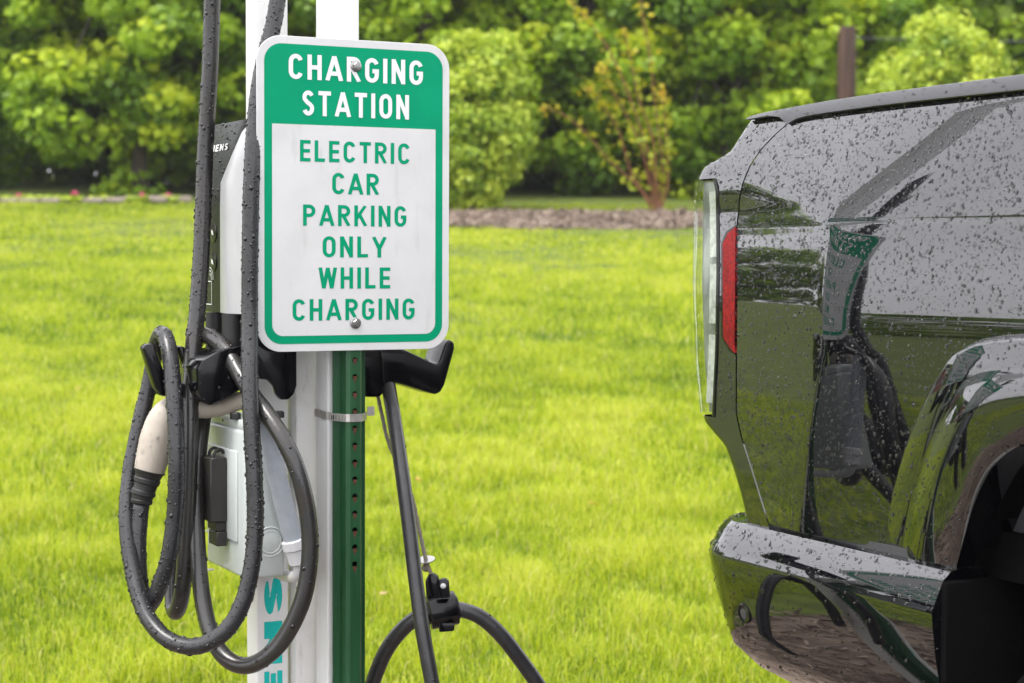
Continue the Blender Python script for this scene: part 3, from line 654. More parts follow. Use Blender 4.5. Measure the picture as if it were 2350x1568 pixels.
for z in allz:                                       # web cut into cells, each with a punched hole
    n = 16; ci, sq = [], []
    for k in range(n):
        a = 2*math.pi*(k+.5)/n; ca, sa = math.cos(a), math.sin(a); m_ = max(abs(ca)/((xw1-cx) if ca > 0 else (cx-xw0)), abs(sa)/(hp/2))
        ci.append((cx+hr*ca, z+hr*sa)); sq.append((cx+ca/m_, z+sa/m_))
    # put real corners in the square outline
    for (qx, qz) in ((xw0, z-hp/2), (xw1, z-hp/2), (xw1, z+hp/2), (xw0, z+hp/2)):
        j = min(range(n), key=lambda k: (sq[k][0]-qx)**2+(sq[k][1]-qz)**2); sq[j] = (qx, qz)
    pv = [A(x_, .003, z_) for x_, z_ in ci] + [A(x_, .003, z_) for x_, z_ in sq] + [A(x_, .003+th, z_) for x_, z_ in ci]
    mb.add(pv, [[k, (k+1) % n, n+(k+1) % n, n+k] for k in range(n)] + [[k, 2*n+k, 2*n+(k+1) % n, (k+1) % n] for k in range(n)])
ztop_ = allz[-1]+hp/2
mb.add([A(xw0, .003, ztop_), A(xw1, .003, ztop_), A(xw1, .003, zp_), A(xw0, .003, zp_)], [[0, 1, 2, 3]])
mk('channel', mb.v, mb.f, M['post_green'], gp, smooth=28)
v, f = obox(A, xw0-.004, xw1+.003, .0068, .0078, zb_, zp_); mk('hole_shade', v, f, M['dark'], gp)  # added dark strip, standing in for the shade seen through the punched holes
for z in hz_:
    mk('rust_stain', [A(cx-hr*.85, .0026, z-hr*.7), A(cx+hr*.85, .0026, z-hr*.7), A(cx+hr*.35, .0026, z-hr*2.1), A(cx-hr*.1, .0026, z-hr*3.), A(cx-hr*.45, .0026, z-hr*1.8)], [[0, 1, 2, 3, 4]], M['rust'], gp, smooth=0)
# ---- hose clamp round post and channel
zc0, zc1 = onA(800, 969, 0)[1], onA(800, 951, 0)[1]
hc = thing('hose_clamp', 'shiny steel band clamp strapped round the green post and white post', 'clamp', A(xl, .0, zc0))
lp = [(X2-.0015, Y2+W+.001), (X2-.0015, Y2+.004), (X2+.002, Y2-.0015), (xl-.001, .029), (xw0-.007, .0045), (xw0-.002, .0012), (xw1+.002, .0012), (xr+.0015, .029), (xr+.0015, Y2+W)]
mb = MB()
for off in (0, 1):
    for i in range(len(lp)-1):
        (xa, ya), (xb, yb) = lp[i], lp[i+1]
        tl_ = .002*(i < 3)
        mb.add([A(xa, ya-.0008*off, zc0+.002*(i < 2)), A(xb, yb-.0008*off, zc0), A(xb, yb-.0008*off, zc1), A(xa, ya-.0008*off, zc1+.002*(i < 2))], [[0, 1, 2, 3]])
mk('band', mb.v, mb.f, M['stainless'], hc, smooth=35)
mb = MB()
for k in range(9):
    x_ = xw0 - .0205 + .0026*k; tt_ = (x_ - (xl-.001))/((xw0-.007)-(xl-.001)); yy = .029 + (.0045-.029)*min(max(tt_, 0), 1) - .0014
    mb.add([A(x_, yy, zc0+.0025), A(x_+.0011, yy-.0009, zc0+.0025), A(x_+.0011, yy-.0009, zc1-.0025), A(x_, yy, zc1-.0025)], [[0, 1, 2, 3]])
mk('slots', mb.v, mb.f, M['dark'], hc, smooth=0)
v, f = obox(A, xr+.002, xr+.013, .026, .028, zc0+.006, zc1+.008); mk('tail', v, f, M['stainless'], hc)

# ---- charger (faces left)
XB = X1 - .004; XF = -.161; YN, YF = .031, .279
zt_n, zb_n = A0[2], A0[2]
def zAx(u, v, X): return onAx(u, v, X)[1]
zbot = zAx(520, 719, XF); ztn = zAx(552, 268, XF); ztf = zAx(440, 291, XF); ztp = (ztn+ztf)/2
ch = thing('ev_charger', 'silver and black wall charger unit mounted beside the white post', 'charger', A((XF+XB)/2, .155, zbot))
def CF(y, z, x=XF): return A(x, y, z)
v, f = obox(A, XF+.0215, XB, YN, YF, zbot, ztp, .008, 3); mk('shell', v, f, M['silver'], ch, smooth=50)
# silver cheeks and the black fascia that widens at the top
ym = [(1.0, .985, .07), (.93, .97, .10), (.80, .88, .22), (.68, .80, .385), (.55, .785, .40), (.0, .785, .40)]   # (height, far edge, near edge) of the black fascia across the width
Hh = ztp - zbot; Wd = YF - YN
def cheek(edge, side):
    rows = []
    for h, fe, ne in ym:
        e = (fe if side else ne)
        for_ = np.linspace(0, 1, 6); row = []
        for t in for_:
            y = e*t if not side else 1-(1-e)*(1-t)
            yy = YN + Wd*y; bul = .006*math.sin(math.pi*min(1, (t if not side else 1-t)*.8+.1))
            row.append(A(XF + .022 - .022*min(1, 4*(y if not side else 1-y))**.6 - bul*.6 + (.014*max(0, h-.93)/.07), yy, zbot + Hh*h*.999))
        rows.append(row)
    return grid(rows)
P1, F1 = cheek(None, 0); mk('cheek', P1, F1, M['silver'], ch, smooth=60)
P1, F1 = cheek(None, 1); mk('cheek', P1, F1, M['silver'], ch, smooth=60)
rows = []
for h in np.linspace(0, 1, 24):
    hs = [q[0] for q in ym][::-1]; fe = np.interp(h, hs, [q[1] for q in ym][::-1]); ne = np.interp(h, hs, [q[2] for q in ym][::-1])
    rows.append([A(XF + .001 - .002*math.sin(math.pi*t) + .020*max(0, h-.60)/.40, YN + Wd*(ne+(fe-ne)*t), zbot + Hh*h*.9985 ) for t in np.linspace(0, 1, 7)])
v, f = grid(rows); fas = mk('black_fascia', v, f, M['fascia'], ch, smooth=180)
for v_ in (535, 602):
    y_, z_ = onAx(491, v_, XF); c = A(XF-.001, y_, z_)
    bv, bf = lathe(c, -AU, [(-.002, .015), (.0002, .015), (.0008, .0125), (.0004, .004)], 24); b_ = mk('button', bv, bf, M['gloss'], fas)
    mk('button_mark', [A(XF-.0026, y_-.006, z_-.004), A(XF-.0026, y_+.004, z_-.002), A(XF-.0026, y_+.006, z_+.005), A(XF-.0026, y_-.003, z_+.003)], [[0, 1, 2, 3]], M['ink_w'], b_, smooth=0)
# maker's name across the top of the fascia; only its end shows beside the cable
zt0, zt1 = zAx(516, 334+8, XF), zAx(516, 334-8, XF); yl = YF - .012; yr_ = onAx(506, 330, XF)[0]
mb = text(lambda x, y, l: A(XF + .0205*max(0, ((zt0+(zt1-zt0)*y)-zbot)/Hh-.60)/.40 - .0022 - l, yl + (yr_-yl)*x, zt0 + (zt1-zt0)*y), 'SIEMENS', .2, .16, .6); mk('lettering', mb.v, mb.f, M['ink_w'], fas, smooth=0)
y_, z_ = onAx(482, 672, XF)
mb = MB(); cz = []
for (x0, x1, z0, z1) in ((-.016, .016, -.018, -.0168), (-.016, .016, .0168, .018), (-.016, -.0148, -.0168, .0168), (.0148, .016, -.0168, .0168)):
    mb.add([A(XF-.0026, y_+x0, z_+z0), A(XF-.0026, y_+x1, z_+z0), A(XF-.0026, y_+x1, z_+z1), A(XF-.0026, y_+x0, z_+z1)], [[0, 1, 2, 3]])
for r_ in (.008, .013, .018):
    a_ = arc(0, 0, r_, r_, 0, 90, 7); b_ = arc(0, 0, r_+.0013, r_+.0013, 0, 90, 7)
    mb.add([A(XF-.0026, y_-.006-p[0], z_+.020+p[1]) for p in a_] + [A(XF-.0026, y_-.006-p[0], z_+.020+p[1]) for p in b_], [[i, i+1, 7+i+1, 7+i] for i in range(6)])
mk('card_reader_mark', mb.v, mb.f, M['ink_w'], fas, smooth=0)
# black spouts under the charger
hl = thing('cable_holder', 'glossy black plug holster and cable hook below the charger', 'holder', A(XF+.02, .1, zAx(520, 930, XF)))
for u_, r_, y_ in ((489, .0155, .17), (528, .0165, .09)):
    x_ = np.dot(pty(u_, 760, 2.77+.452*(-.13)+.892*y_) - A0, AU); c = A(x_, y_, zAx(u_, 812, x_))
    v, f = lathe(c, Z, [(0, r_*1.05), (.02, r_), (zbot-.0005-c[2], r_)], 20); mk('spout', v, f, M['boot'], hl)
def poly(pts, Y): return [A(*(lambda q: (q[0], Y, q[1]))(onA(u, v, Y))) for u, v in pts]
v, f = prism(poly([(556, 742), (676, 742), (682, 752), (682, 885), (676, 905), (662, 918), (645, 918), (634, 905), (630, 888), (615, 872), (556, 866)], .022), .012*AB, .003, 2); mk('back_plate', v, f, M['gloss'], hl, smooth=35)
v, f = prism(poly([(455, 848), (466, 826), (500, 806), (556, 792), (560, 800), (560, 890), (522, 915), (484, 931), (466, 922), (456, 900)], .045), .085*AB, .006, 3); hb = mk('plug_holster', v, f, M['gloss'], hl, smooth=35)
v, f = prism(poly([(328, 800), (334, 791), (346, 788), (357, 794), (372, 838), (388, 880), (392, 900), (382, 911), (370, 909), (358, 893)], .09), .022*AB, .004, 2); mk('hook', v, f, M['gloss'], hl, smooth=35)
v, f = prism(poly([(410, 800), (416, 793), (440, 806), (470, 850), (478, 890), (460, 905), (436, 880)], .13), .03*AB, .004, 2); mk('hook', v, f, M['gloss'], hl, smooth=35)
v, f = prism(poly([(376, 884), (392, 880), (470, 880), (470, 905), (392, 912)], .10), .05*AB, .003, 2); mk('hook_arm', v, f, M['gloss'], hl, smooth=35)
# ---- right hook behind the sign post
rh = thing('cable_hook', 'glossy black upturned cable hook sticking out right of the green post', 'hook', A(xr+.03, .08, onA(900, 910, .08)[1]))
v, f = prism(poly([(822, 790), (842, 790), (884, 790), (886, 884), (881, 903), (871, 912), (842, 912), (822, 905)], .078), .014*AB, .003, 2); mk('back_plate', v, f, M['gloss'], rh, smooth=35)
v, f = prism(poly([(872, 792), (910, 797), (930, 803), (1000, 836), (1008, 832), (1022, 790), (1031, 779), (1043, 786), (1044, 800), (1021, 884), (1012, 900), (1000, 906), (935, 886), (905, 878), (880, 880)], .074), .06*AB, .005, 3); mk('hook', v, f, M['gloss'], rh, smooth=35)
# ---- grey switch box
bx0, bx1, by0, by1 = -.168, X1-.003, .001, .180
zbb = zAx(563, 1331, bx0); zbt = zAx(563, 969, bx0)
sb = thing('switch_box', 'pale grey metal disconnect switch box with black side handle', 'box', A((bx0+bx1)/2, .09, zbb))
v, f = obox(A, bx0, bx1, by0, by1, zbb, zbt-.014, .005, 3); mk('case', v, f, M['box'], sb, smooth=50)
v, f = obox(A, bx0+.004, bx1, by0+.003, by1-.003, zbt-.0145, zbt, .0015, 1); rc = mk('rain_cap', v, f, M['box'], sb, smooth=50)
for u_, v_ in ((480, 953), (512, 962)):
    y_, z_ = onAx(u_, v_+3, bx0+.004); hv, hf = lathe(A(bx0+.0038, y_, z_), -AU, [(0, .0022), (.0004, .0022)], 10); mk('cap_hole', hv, hf, M['dark'], rc)
v, f = obox(A, bx0-.004, bx0+.001, .030, by1-.012, zbb+.05, zbt-.045, .003, 2); mk('raised_cover', v, f, M['box'], sb, smooth=50)
# switch handle on the front
ya, za = onAx(462, 1062, bx0-.03); yb, zb2 = onAx(519, 1232, bx0-.008)
hy0 = onAx(522, 1100, bx0-.004)[0]; hy1 = hy0 + .054
hz0, hz1 = zAx(500, 1200, bx0-.02), zAx(500, 1052, bx0-.02)
hd = mk('switch_handle', *obox(A, bx0-.030, bx0-.0045, hy0, hy1, hz0, hz1, .0015, 1), M['handle'], sb, smooth=40)
v, f = obox(A, bx0-.020, bx0-.0045, hy0+.004, hy1-.008, hz0-.014, hz0-.0004, .001, 1); mk('handle_tongue', v, f, M['handle'], hd)
v, f = obox(A, bx0-.020, bx0-.0045, hy0+.001, hy1-.014, hz0-.036, hz0-.0148, .001, 1); mk('handle_foot', v, f, M['handle'], hd)
for k in range(2):
    yq = hy0+.014+.024*k; pts = [A(bx0-.020, yq, hz1) + V(0, 0, .011*math.sin(t)) + AU*(.010*(1-math.cos(t)))*.8 for t in np.linspace(0, math.pi*.85, 8)]
    v, f = tube(pts, .0026, 8); mk('handle_hook', v, f, M['handle'], hd)
for v_, u_ in ((1219, 487), (1308, 480)):
    y_, z_ = onAx(u_, v_, bx0-.012); v, f = lathe(A(bx0-.014, y_, z_), Z, [(0, .010), (.0008, .010)], 16); mk('seal_tab', v, f, M['stainless'], sb)
# knockout rings on the side
x_, z_ = onA(620, 1244, by0); c = A(x_, by0-.0002, z_)
for r_ in (.0215, .0165):
    pts = [c + AU*r_*math.cos(t) + Z*r_*math.sin(t) for t in np.linspace(0, 2*math.pi, 33)]; v, f = tube(pts, .0012, 6, False); mk('knockout_ring', v, f, M['box'], sb, smooth=180)
v, f = lathe(c, -AB, [(-.001, .0155), (.0004, .0155), (.0008, .014)], 28); mk('knockout', v, f, M['box'], sb)
for u_, v_ in ((540, 934), (640, 935)):
    c = A(onA(u_, 940, .05)[0], .05, zbt); v, f = lathe(c, Z, [(0, .008), (.008, .008), (.010, .006)], 6); mk('hub_nut', v, f, M['boot'], sb, smooth=20)
# ---- flexible conduit
cdp = [onp(u, v, A0 + y*AB, AB) for u, v, y in ((596, 930, -.020), (612, 985, -.022), (632, 1075, -.022), (655, 1170, -.022), (677, 1252, -.022))]
pth = catmull(cdp, 80); rad = .0142 + .00004*np.sin(np.linspace(0, 2*math.pi*52, len(pth)))
cd = thing('flexible_conduit', 'ribbed grey flexible conduit with white fitting in front of the switch box', 'conduit', pth[-1])
v, f = tube(pth, rad, 18); mk('hose', v, f, M['conduit'], cd, smooth=180)
ax = pth[-1]-pth[-16]; ax /= np.linalg.norm(ax)
v, f = lathe(pth[-1], ax, [(-.010, .0146), (-.008, .0182), (.004, .0185), (.006, .0162), (.026, .0155), (.028, .013), (.029, .010)], 20); mk('fitting', v, f, M['fitting'], cd, smooth=30)
e = pth[-1]+ax*.027; el = catmull([e, e - Z*.02 + AB*.012, e - Z*.028 + AB*.06, e - Z*.03 + AB*(Y2+W+.012+.0345)], 6); v, f = tube(el, .0085, 12); mk('elbow', v, f, M['fitting'], cd)
c = e - Z*.03 + AB*(Y2+W+.0115+.03); v, f = lathe(el[-1] + AB*.0, -AB, [(-.002, .019), (.003, .019), (.005, .016)], 20); mk('wall_flange', v, f, M['fitting'], cd)
# ---- maker's name up the post: letter tops point left
zA, zB = onA(620, 1324, Y1)[1], onA(620, 1324+690, Y1)[1]; xa, xb = onA(606, 1400, Y1)[0], onA(647.5, 1400, Y1)[0]
mb = text(lambda x, y, l: A(xb + (xa-xb)*y, Y1-.0006-l, zB + (zA-zB)*x), 'SIEMENS', .28, .12, .70); mk('lettering', mb.v, mb.f, M['teal'], post1, smooth=0)

# ------------------------------------------------------------------ CABLES
def cable(pts, r, n=7, sides=16): p = catmull([pty(u, v, y) for u, v, y in pts], n); return p, tube(p, r, sides)
cable_objs = []
c2 = [(668, -140, 2.78), (641, -20, 2.76), (627, 60, 2.752), (606, 140, 2.74), (590, 235, 2.725), (579, 380, 2.707), (574, 560, 2.70), (573, 720, 2.695), (573, 850, 2.672), (576, 950, 2.658), (583, 1080, 2.65), (586, 1190, 2.645), (580, 1285, 2.64), (560, 1375, 2.635),
      (525, 1440, 2.632), (475, 1477, 2.635), (425, 1483, 2.645), (372, 1458, 2.665), (330, 1400, 2.69), (305, 1310, 2.72), (291, 1200, 2.75), (298, 1090, 2.78), (318, 985, 2.80), (340, 895, 2.812), (352, 832, 2.812), (361, 784, 2.80), (373, 767, 2.775),
      (385, 790, 2.752), (394, 850, 2.73), (402, 950, 2.71), (405, 1060, 2.70), (402, 1170, 2.70), (388, 1275, 2.70), (366, 1345, 2.705), (346, 1385, 2.715), (331, 1382, 2.727), (321, 1335, 2.735), (317, 1250, 2.742), (324, 1155, 2.75)]
p, (v, f) = cable(c2, .0121)
co = thing('charging_cable', 'black wet cable with beige plug looped over the left hook', 'cable', p[0]*V(1, 1, 0) + V(0, 0, p[:, 2].min()))
cb = mk('cord', v, f, M['rubber'], co, smooth=180); cable_objs.append((co, cb))
# plug: boot with ribs, curved beige grip, neck into the holster
bp = [pty(u, v, y) for u, v, y in ((324, 1157, 2.750), (328, 1135, 2.751), (336, 1108, 2.752), (343, 1080, 2.753))]; bpth = catmull(bp, 10)
rr = np.interp(np.linspace(0, 1, len(bpth)), [0, .3, .55, .8, 1], [.0135, .0165, .0168, .0185, .0225]) + .0016*(np.sin(np.linspace(0, 2*math.pi*3.2, len(bpth))) > .2)
v, f = tube(bpth, rr, 20); mk('boot', v, f, M['boot'], co, smooth=30)
gpth = catmull([pty(u, v, y) for u, v, y in ((342, 1084, 2.753), (350, 1050, 2.754), (360, 1005, 2.756), (376, 962, 2.760), (402, 938, 2.766), (440, 937, 2.77), (480, 938, 2.77), (520, 930, 2.765), (575, 912, 2.76))], 6)
gr = np.interp(np.linspace(0, 1, len(gpth)), [0, .08, .25, .42, .55, .7, 1], [.0222, .0236, .0245, .0225, .0175, .0145, .013])
v, f = tube(gpth, gr, 24); pg = mk('plug_grip', v, f, M['beige'], co, smooth=60)
c = pty(333, 1053, 2.7335); v, f = lathe(c, CAM - c, [(-.001, .0034), (.0004, .0034), (.0006, .0022)], 14); mk('screw', v, f, M['boot'], pg)
c1 = [(489, -140, 2.80), (487, 0, 2.81), (482, 160, 2.815), (471, 350, 2.82), (463, 560, 2.815), (453, 710, 2.80), (443, 800, 2.785), (438, 900, 2.762), (436, 1000, 2.752), (433, 1110, 2.75), (428, 1220, 2.75), (423, 1310, 2.752), (416, 1370, 2.757), (406, 1402, 2.768),
      (398, 1395, 2.785), (397, 1340, 2.80), (404, 1240, 2.815), (415, 1120, 2.825), (425, 1000, 2.835), (430, 900, 2.845), (436, 830, 2.842), (449, 785, 2.825), (468, 770, 2.805), (490, 778, 2.782), (520, 806, 2.752), (550, 858, 2.722), (578, 905, 2.698), (612, 950, 2.672), (650, 1008, 2.650), (684, 1085, 2.640), (706, 1180, 2.640),
      (711, 1275, 2.640), (695, 1375, 2.64), (655, 1460, 2.645), (608, 1510, 2.65), (562, 1528, 2.66), (518, 1510, 2.675), (485, 1458, 2.695), (465, 1375, 2.72), (454, 1270, 2.745), (450, 1160, 2.765), (454, 1060, 2.785), (465, 965, 2.81), (476, 915, 2.83)]
p, (v, f) = cable(c1, .0124)
co2 = thing('charging_cable', 'muddy black cable hanging in front of the charger, its loop round the conduit', 'cable', p[0]*V(1, 1, 0) + V(0, 0, p[:, 2].min()))
cb2 = mk('cord', v, f, M['rubber_dirty'], co2, smooth=180); cable_objs.append((co2, cb2))
p, (v, f) = cable([(884, 840, 2.90), (892, 890, 2.885), (904, 960, 2.86), (922, 1080, 2.82), (938, 1200, 2.79), (955, 1340, 2.76), (972, 1460, 2.74), (1000, 1620, 2.73), (1020, 1800, 2.74)], .0112)
cb3 = mk('charging_cable', v, f, M['rubber'], label='straight black cable dropping from behind the right hook', cat='cable', smooth=180, base=p[-1])
p, (v, f) = cable([(828, 1760, 2.88), (838, 1640, 2.87), (856, 1565, 2.86), (888, 1490, 2.85), (930, 1438, 2.84), (975, 1408, 2.835), (1015, 1398, 2.83), (1060, 1400, 2.83), (1105, 1418, 2.835), (1150, 1458, 2.84), (1195, 1515, 2.85), (1240, 1580, 2.86), (1300, 1680, 2.87), (1350, 1790, 2.88)], .0118)
cb4 = mk('charging_cable', v, f, M['rubber'], label='black cable arching through the round clamp near the grass', cat='cable', smooth=180, base=p[-1])
# clamp on a rope
cc = pty(1016, 1400, 2.83); ax = pty(1050, 1400, 2.822) - pty(985, 1406, 2.838); ax /= np.linalg.norm(ax); q_ = np.cross(ax, V(0, 1, 0)); 
cl = thing('cable_clamp', 'round black plastic clamp hanging from the rope and gripping the arched cable', 'clamp', cc - V(0, 0, .03))
axd = ax*.85 + V(0, 1, 0)*.45; axd /= np.linalg.norm(axd)
v, f = lathe(cc, axd, [(-.0225, .0135), (-.0225, .024), (-.021, .0262), (.019, .0262), (.021, .025), (.021, .0135)], 30); mk('ring', v, f, M['gloss'], cl, smooth=35)
v, f = lathe(cc, axd, [(-.025, .0125), (-.025, .018), (.024, .018), (.024, .0125)], 24); mk('insert', v, f, M['gloss'], cl, smooth=35)
def quadpr(px, y, d, b=.002): return prism([pty(u, v, y) for u, v in px], V(0, d, 0), b, 2)
v, f = quadpr([(1004, 1350), (1004, 1338), (1010, 1330), (1022, 1328), (1030, 1334), (1033, 1372), (1010, 1374)], 2.802, .012); ea = mk('ear', v, f, M['gloss'], cl, smooth=35)
v, f = quadpr([(978, 1370), (976, 1335), (983, 1320), (996, 1317), (1006, 1324), (1012, 1350), (1010, 1374)], 2.818, .014); mk('swivel', v, f, M['gloss'], cl, smooth=35)
c = pty(1017, 1345, 2.8005); v, f = lathe(c, CAM-c, [(-.001, .0042), (.001, .0042), (.0014, .0026)], 12); mk('screw', v, f, M['steel'], ea)
v, f = quadpr([(1006, 1430), (1044, 1430), (1042, 1449), (1008, 1452)], 2.806, .018); mk('latch', v, f, M['gloss'], cl, smooth=35)
rp_ = catmull([pty(u, v, y) for u, v, y in ((866, 905, 2.93), (876, 950, 2.92), (890, 1010, 2.90), (920, 1085, 2.87), (945, 1140, 2.855), (962, 1215, 2.84), (975, 1275, 2.83), (984, 1304, 2.826), (993, 1324, 2.825))], 8)
ro = thing('rope', 'thin worn grey rope hanging from behind the hook to the clamp', 'rope', rp_[-1])
v, f = tube(rp_, .0030 + .0004*np.sin(np.arange(len(rp_))*2.2), 8); mk('cord', v, f, M['rope'], ro, smooth=180)
c = pty(978, 1297, 2.829); v, f = lathe(c - Z*.004, Z + V(.2, 0, 0), [(-.006, .003), (-.003, .0066), (.002, .0066), (.006, .003)], 10); mk('knot', v, f, M['rope'], ro, smooth=180)
c = pty(977, 1286, 2.829); v, f = lathe(c, Z + V(-.12, -.25, 0), [(0, .0145), (.0015, .0145)], 20); mk('washer', v, f, M['steel'], ro)
# rain on the hanging things
raindrops([cb], 34000, co, .0007, .0032, m='bead_dark', flat=.44); raindrops([pg], 15000, co, .0007, .0026, name='plug_raindrops')
raindrops([cb2], 30000, co2, .0007, .0030, m='bead_dark', flat=.44, keep=lambda c, n: np.where((c[:, 2] > 1.02) & (c @ AU < (A0 + AU*-.17) @ AU), 1., .15))
raindrops([cb4], 7000, cb4, .0006, .0024, m='bead_dark', flat=.38); raindrops([cb3], 2500, cb3, .0005, .0018, m='bead_dark', flat=.38)
raindrops([fas], 18000, ch, .0007, .0026, m='bead_dark', flat=.38, keep=lambda c, n: (c[:, 2] > zbot+.55*Hh).astype(float)+.12)
raindrops([hb], 6000, hl, .0006, .002, m='bead_dark', flat=.38)
raindrops([o for o in cd.children if o.name.startswith('hose')], 5000, cd, .0008, .0026)
raindrops([post1], 900, post1, .0006, .0018, keep=lambda c, n: ((c[:, 2] > 1.3)).astype(float))

# ================================================================== THE TRUCK
tk = thing('pickup_truck', 'glossy black pickup truck beaded with rain, rear corner beside the charging posts', 'truck', T(.93, -.95, 0))
def lerp(x, xs_, ys_): return np.interp(x, xs_, ys_)
ZCR = 1.247
def Sz(z):
    d = ZCR - z
    if d < 0: return .34*d - .3*d*d
    return .24*d - .8*d*d if d < .15 else .018 - .15*(d-.15)**2
def onB(u, v, o=0.):
    S = 0.
    for _ in range(6): s, z = onT(u, v, S); S = Sz(min(z, 1.41)) + o
    return s, z
def curve(px, o=0.):
    q = sorted([tuple(reversed(onB(u, v, o))) for u, v in px]); return [c[0] for c in q], [c[1] for c in q]
CZ, CS = curve([(1750, 345), (1790, 390), (1860, 470), (1900, 515), (1904, 540), (1890, 800), (1855, 1000), (1830, 1230)])
CRS = lerp(1.24, CZ, CS)
def cham(s, z):
    x = lerp(z, CZ, CS) - s; return -.10*.5*(x + math.sqrt(x*x + .012**2))*min(1, max(0, (1.335-z)/.065))
def onC(u, v, rear):
    S = 0.
    for _ in range(8): s, z = onT(u, v, S); z_ = min(z, 1.41); S = Sz(z_) + cham(s_gap(z_) if rear else s, z_)
    return s, z
def curve2(px, rear=False):
    px = [(a[0]+(b[0]-a[0])*t, a[1]+(b[1]-a[1])*t) for a, b in zip(px[:-1], px[1:]) for t in np.linspace(0, 1, max(2, int(abs(b[1]-a[1])/20)+1))[:-1]] + [px[-1]]
    q = sorted([tuple(reversed(onC(u, v, rear))) for u, v in px]); return [c[0] for c in q], [c[1] for c in q]
GZ, GSs = curve2([(1832, 264), (1812, 280), (1778, 310), (1745, 345), (1722, 380), (1705, 420), (1696, 465), (1692, 520), (1690, 800), (1690, 950), (1702, 1005), (1720, 1060), (1765, 1205), (1775, 1240)])
def s_gap(z): return lerp(z, GZ, GSs)
RZ, RS = curve2([(1708, 262), (1712, 270), (1690, 303), (1660, 350), (1622, 374), (1602, 384), (1594, 396), (1588, 412), (1583, 445), (1580, 650), (1586, 830), (1597, 940), (1602, 966), (1622, 990), (1648, 1020), (1668, 1075), (1684, 1130), (1698, 1190), (1708, 1225)], True)
def s_rear(z): return lerp(z, RZ, RS)
ZCR = 1.247
fo = np.array([onT(u, v, -.008) for u, v in ((1985, 1345), (1999, 1300), (2018, 1220), (2042, 1140), (2073, 1050), (2105, 975), (2140, 905), (2172, 848), (2206, 805), (2262, 776), (2350, 765))])
fi = np.array([onT(u, v, .022) for u, v in ((2122, 1400), (2142, 1345), (2160, 1290), (2182, 1235), (2206, 1175), (2232, 1120), (2262, 1072), (2295, 1040), (2325, 1022), (2350, 1014), (2400, 1005))])
SA = .83                                             # axle station
def full(c):
    c = catmull(c, 6); c = c[c[:, 0] < SA]; top = c[-1, 1]
    m_ = c[::-1].copy(); m_[:, 0] = 2*SA - m_[:, 0]; return np.vstack([c, m_])
FO, FI = full(fo), full(fi)
def dist_to(c, s, z): return np.sqrt(((c[:, 0]-s)**2 + (c[:, 1]-z)**2).min())
CRS = lerp(1.24, CZ, CS)
def S_body(s, z, fl=True):
    S = Sz(z); sc_ = lerp(z, CZ, CS); fade = min(1, max(0, (1.335-z)/.065))
    S += cham(s, z)
    x = min(max(0, s - (sc_ if z < 1.25 else CRS)), .40)
    dip = -.105*x + (.07*(x-.10)**2 if x > .10 else 0)
    S += dip*(1 if z < ZCR else max(0, 1 - (z-ZCR)/.145))
    return S
# bed side
zr = np.concatenate([np.linspace(.818, 1.235, 64), np.linspace(1.240, 1.254, 7), np.linspace(1.26, 1.402, 26)])
ns = 150; rows = []
for z in zr:
    g = s_gap(z) + .002; ss = np.concatenate([np.linspace(g, .75, 130), np.linspace(.77, 2., 20)])
    rows.append([(s, z) for s in np.sort(ss)])
SP = np.array(rows); PV = np.array([[T(s, S_body(s, z), z) for s, z in r] for r in rows])
v, f = grid(PV); nb_ = PV.shape[1]
from mathutils.geometry import intersect_point_tri_2d
def inside(poly, s, z):
    x = poly[:, 0]; y = poly[:, 1]; j = np.roll(np.arange(len(x)), 1); c = ((y > z) != (y[j] > z)) & (s < (x[j]-x)*(z-y)/(y[j]-y+1e-12)+x); return c.sum() % 2 == 1
cut = FI + (FO[:len(FI)] - FI if len(FO) == len(FI) else 0)*.0; cen = np.array([SA, .8])
cut = cen + (FI - cen)*1.045; cutp = np.vstack([cut, [cut[-1, 0], .3], [cut[0, 0], .3]])
flat_ = SP.reshape(-1, 2); ins = np.array([inside(cutp, s, z) for s, z in flat_])
f = [q for q in f if not all(ins[i] for i in q)]
used = sorted({i for q in f for i in q}); mp = {k: i for i, k in enumerate(used)}
bs = mk('bed_side', [v[i] for i in used], [[mp[i] for i in q][::-1] for q in f], M['paint'], tk, smooth=180)
# corner panel, lamp and tailgate share one rounded plan: side face, small radius, then across the tail
def corner_row(z, s_from, rr=.026, depth=1.9, off=0., nside=10, nr=8, tail=True):
    S0 = S_body(s_gap(z), z) - off; sr = s_rear(z) + off; rr = min(rr, max(.006, (s_from - sr)*.45)); out_ = []
    for s in np.linspace(s_from, sr + rr, nside): out_.append((s, S0))
    for a in np.linspace(0, math.pi/2, nr+1)[1:]: out_.append((sr + rr - rr*math.sin(a), S0 - rr + rr*math.cos(a)))
    if tail:
        for d in (.05, .12, .5, depth): out_.append((sr, S0 - rr - d + (0 if d < depth else S0)))
    return out_
def corner_patch(name, z0, z1, sfrom, mat_, parent, n=24, off=0., tail=True, rr=.026):
    P_ = []
    for z in np.linspace(z0, z1, n): P_.append([T(s, S, z) for s, S in corner_row(z, sfrom(z), off=off, tail=tail, rr=rr)])
    v, f = grid(P_); return mk(name, v, [q[::-1] for q in f], mat_, parent, smooth=60)
ZL0, ZL1 = .963, 1.3165; SL = onC(1648, 600, True)[0]
LZ, LS = curve2([(1640, 395), (1641, 408), (1648, 424), (1650, 600), (1647, 800), (1640, 948), (1639, 970)], True)
def sl_(z): return lerp(z, LZ, LS)
corner_patch('corner_panel', ZL1+.003, onC(1712, 270, True)[1]+.001, lambda z: s_gap(z)-.002, M['paint'], tk, 26)
cpn = [c for c in tk.children if c.name.startswith('corner_panel')][0]
corner_patch('corner_panel', .812, ZL0-.004, lambda z: s_gap(z)-.002, M['paint'], tk, 22)
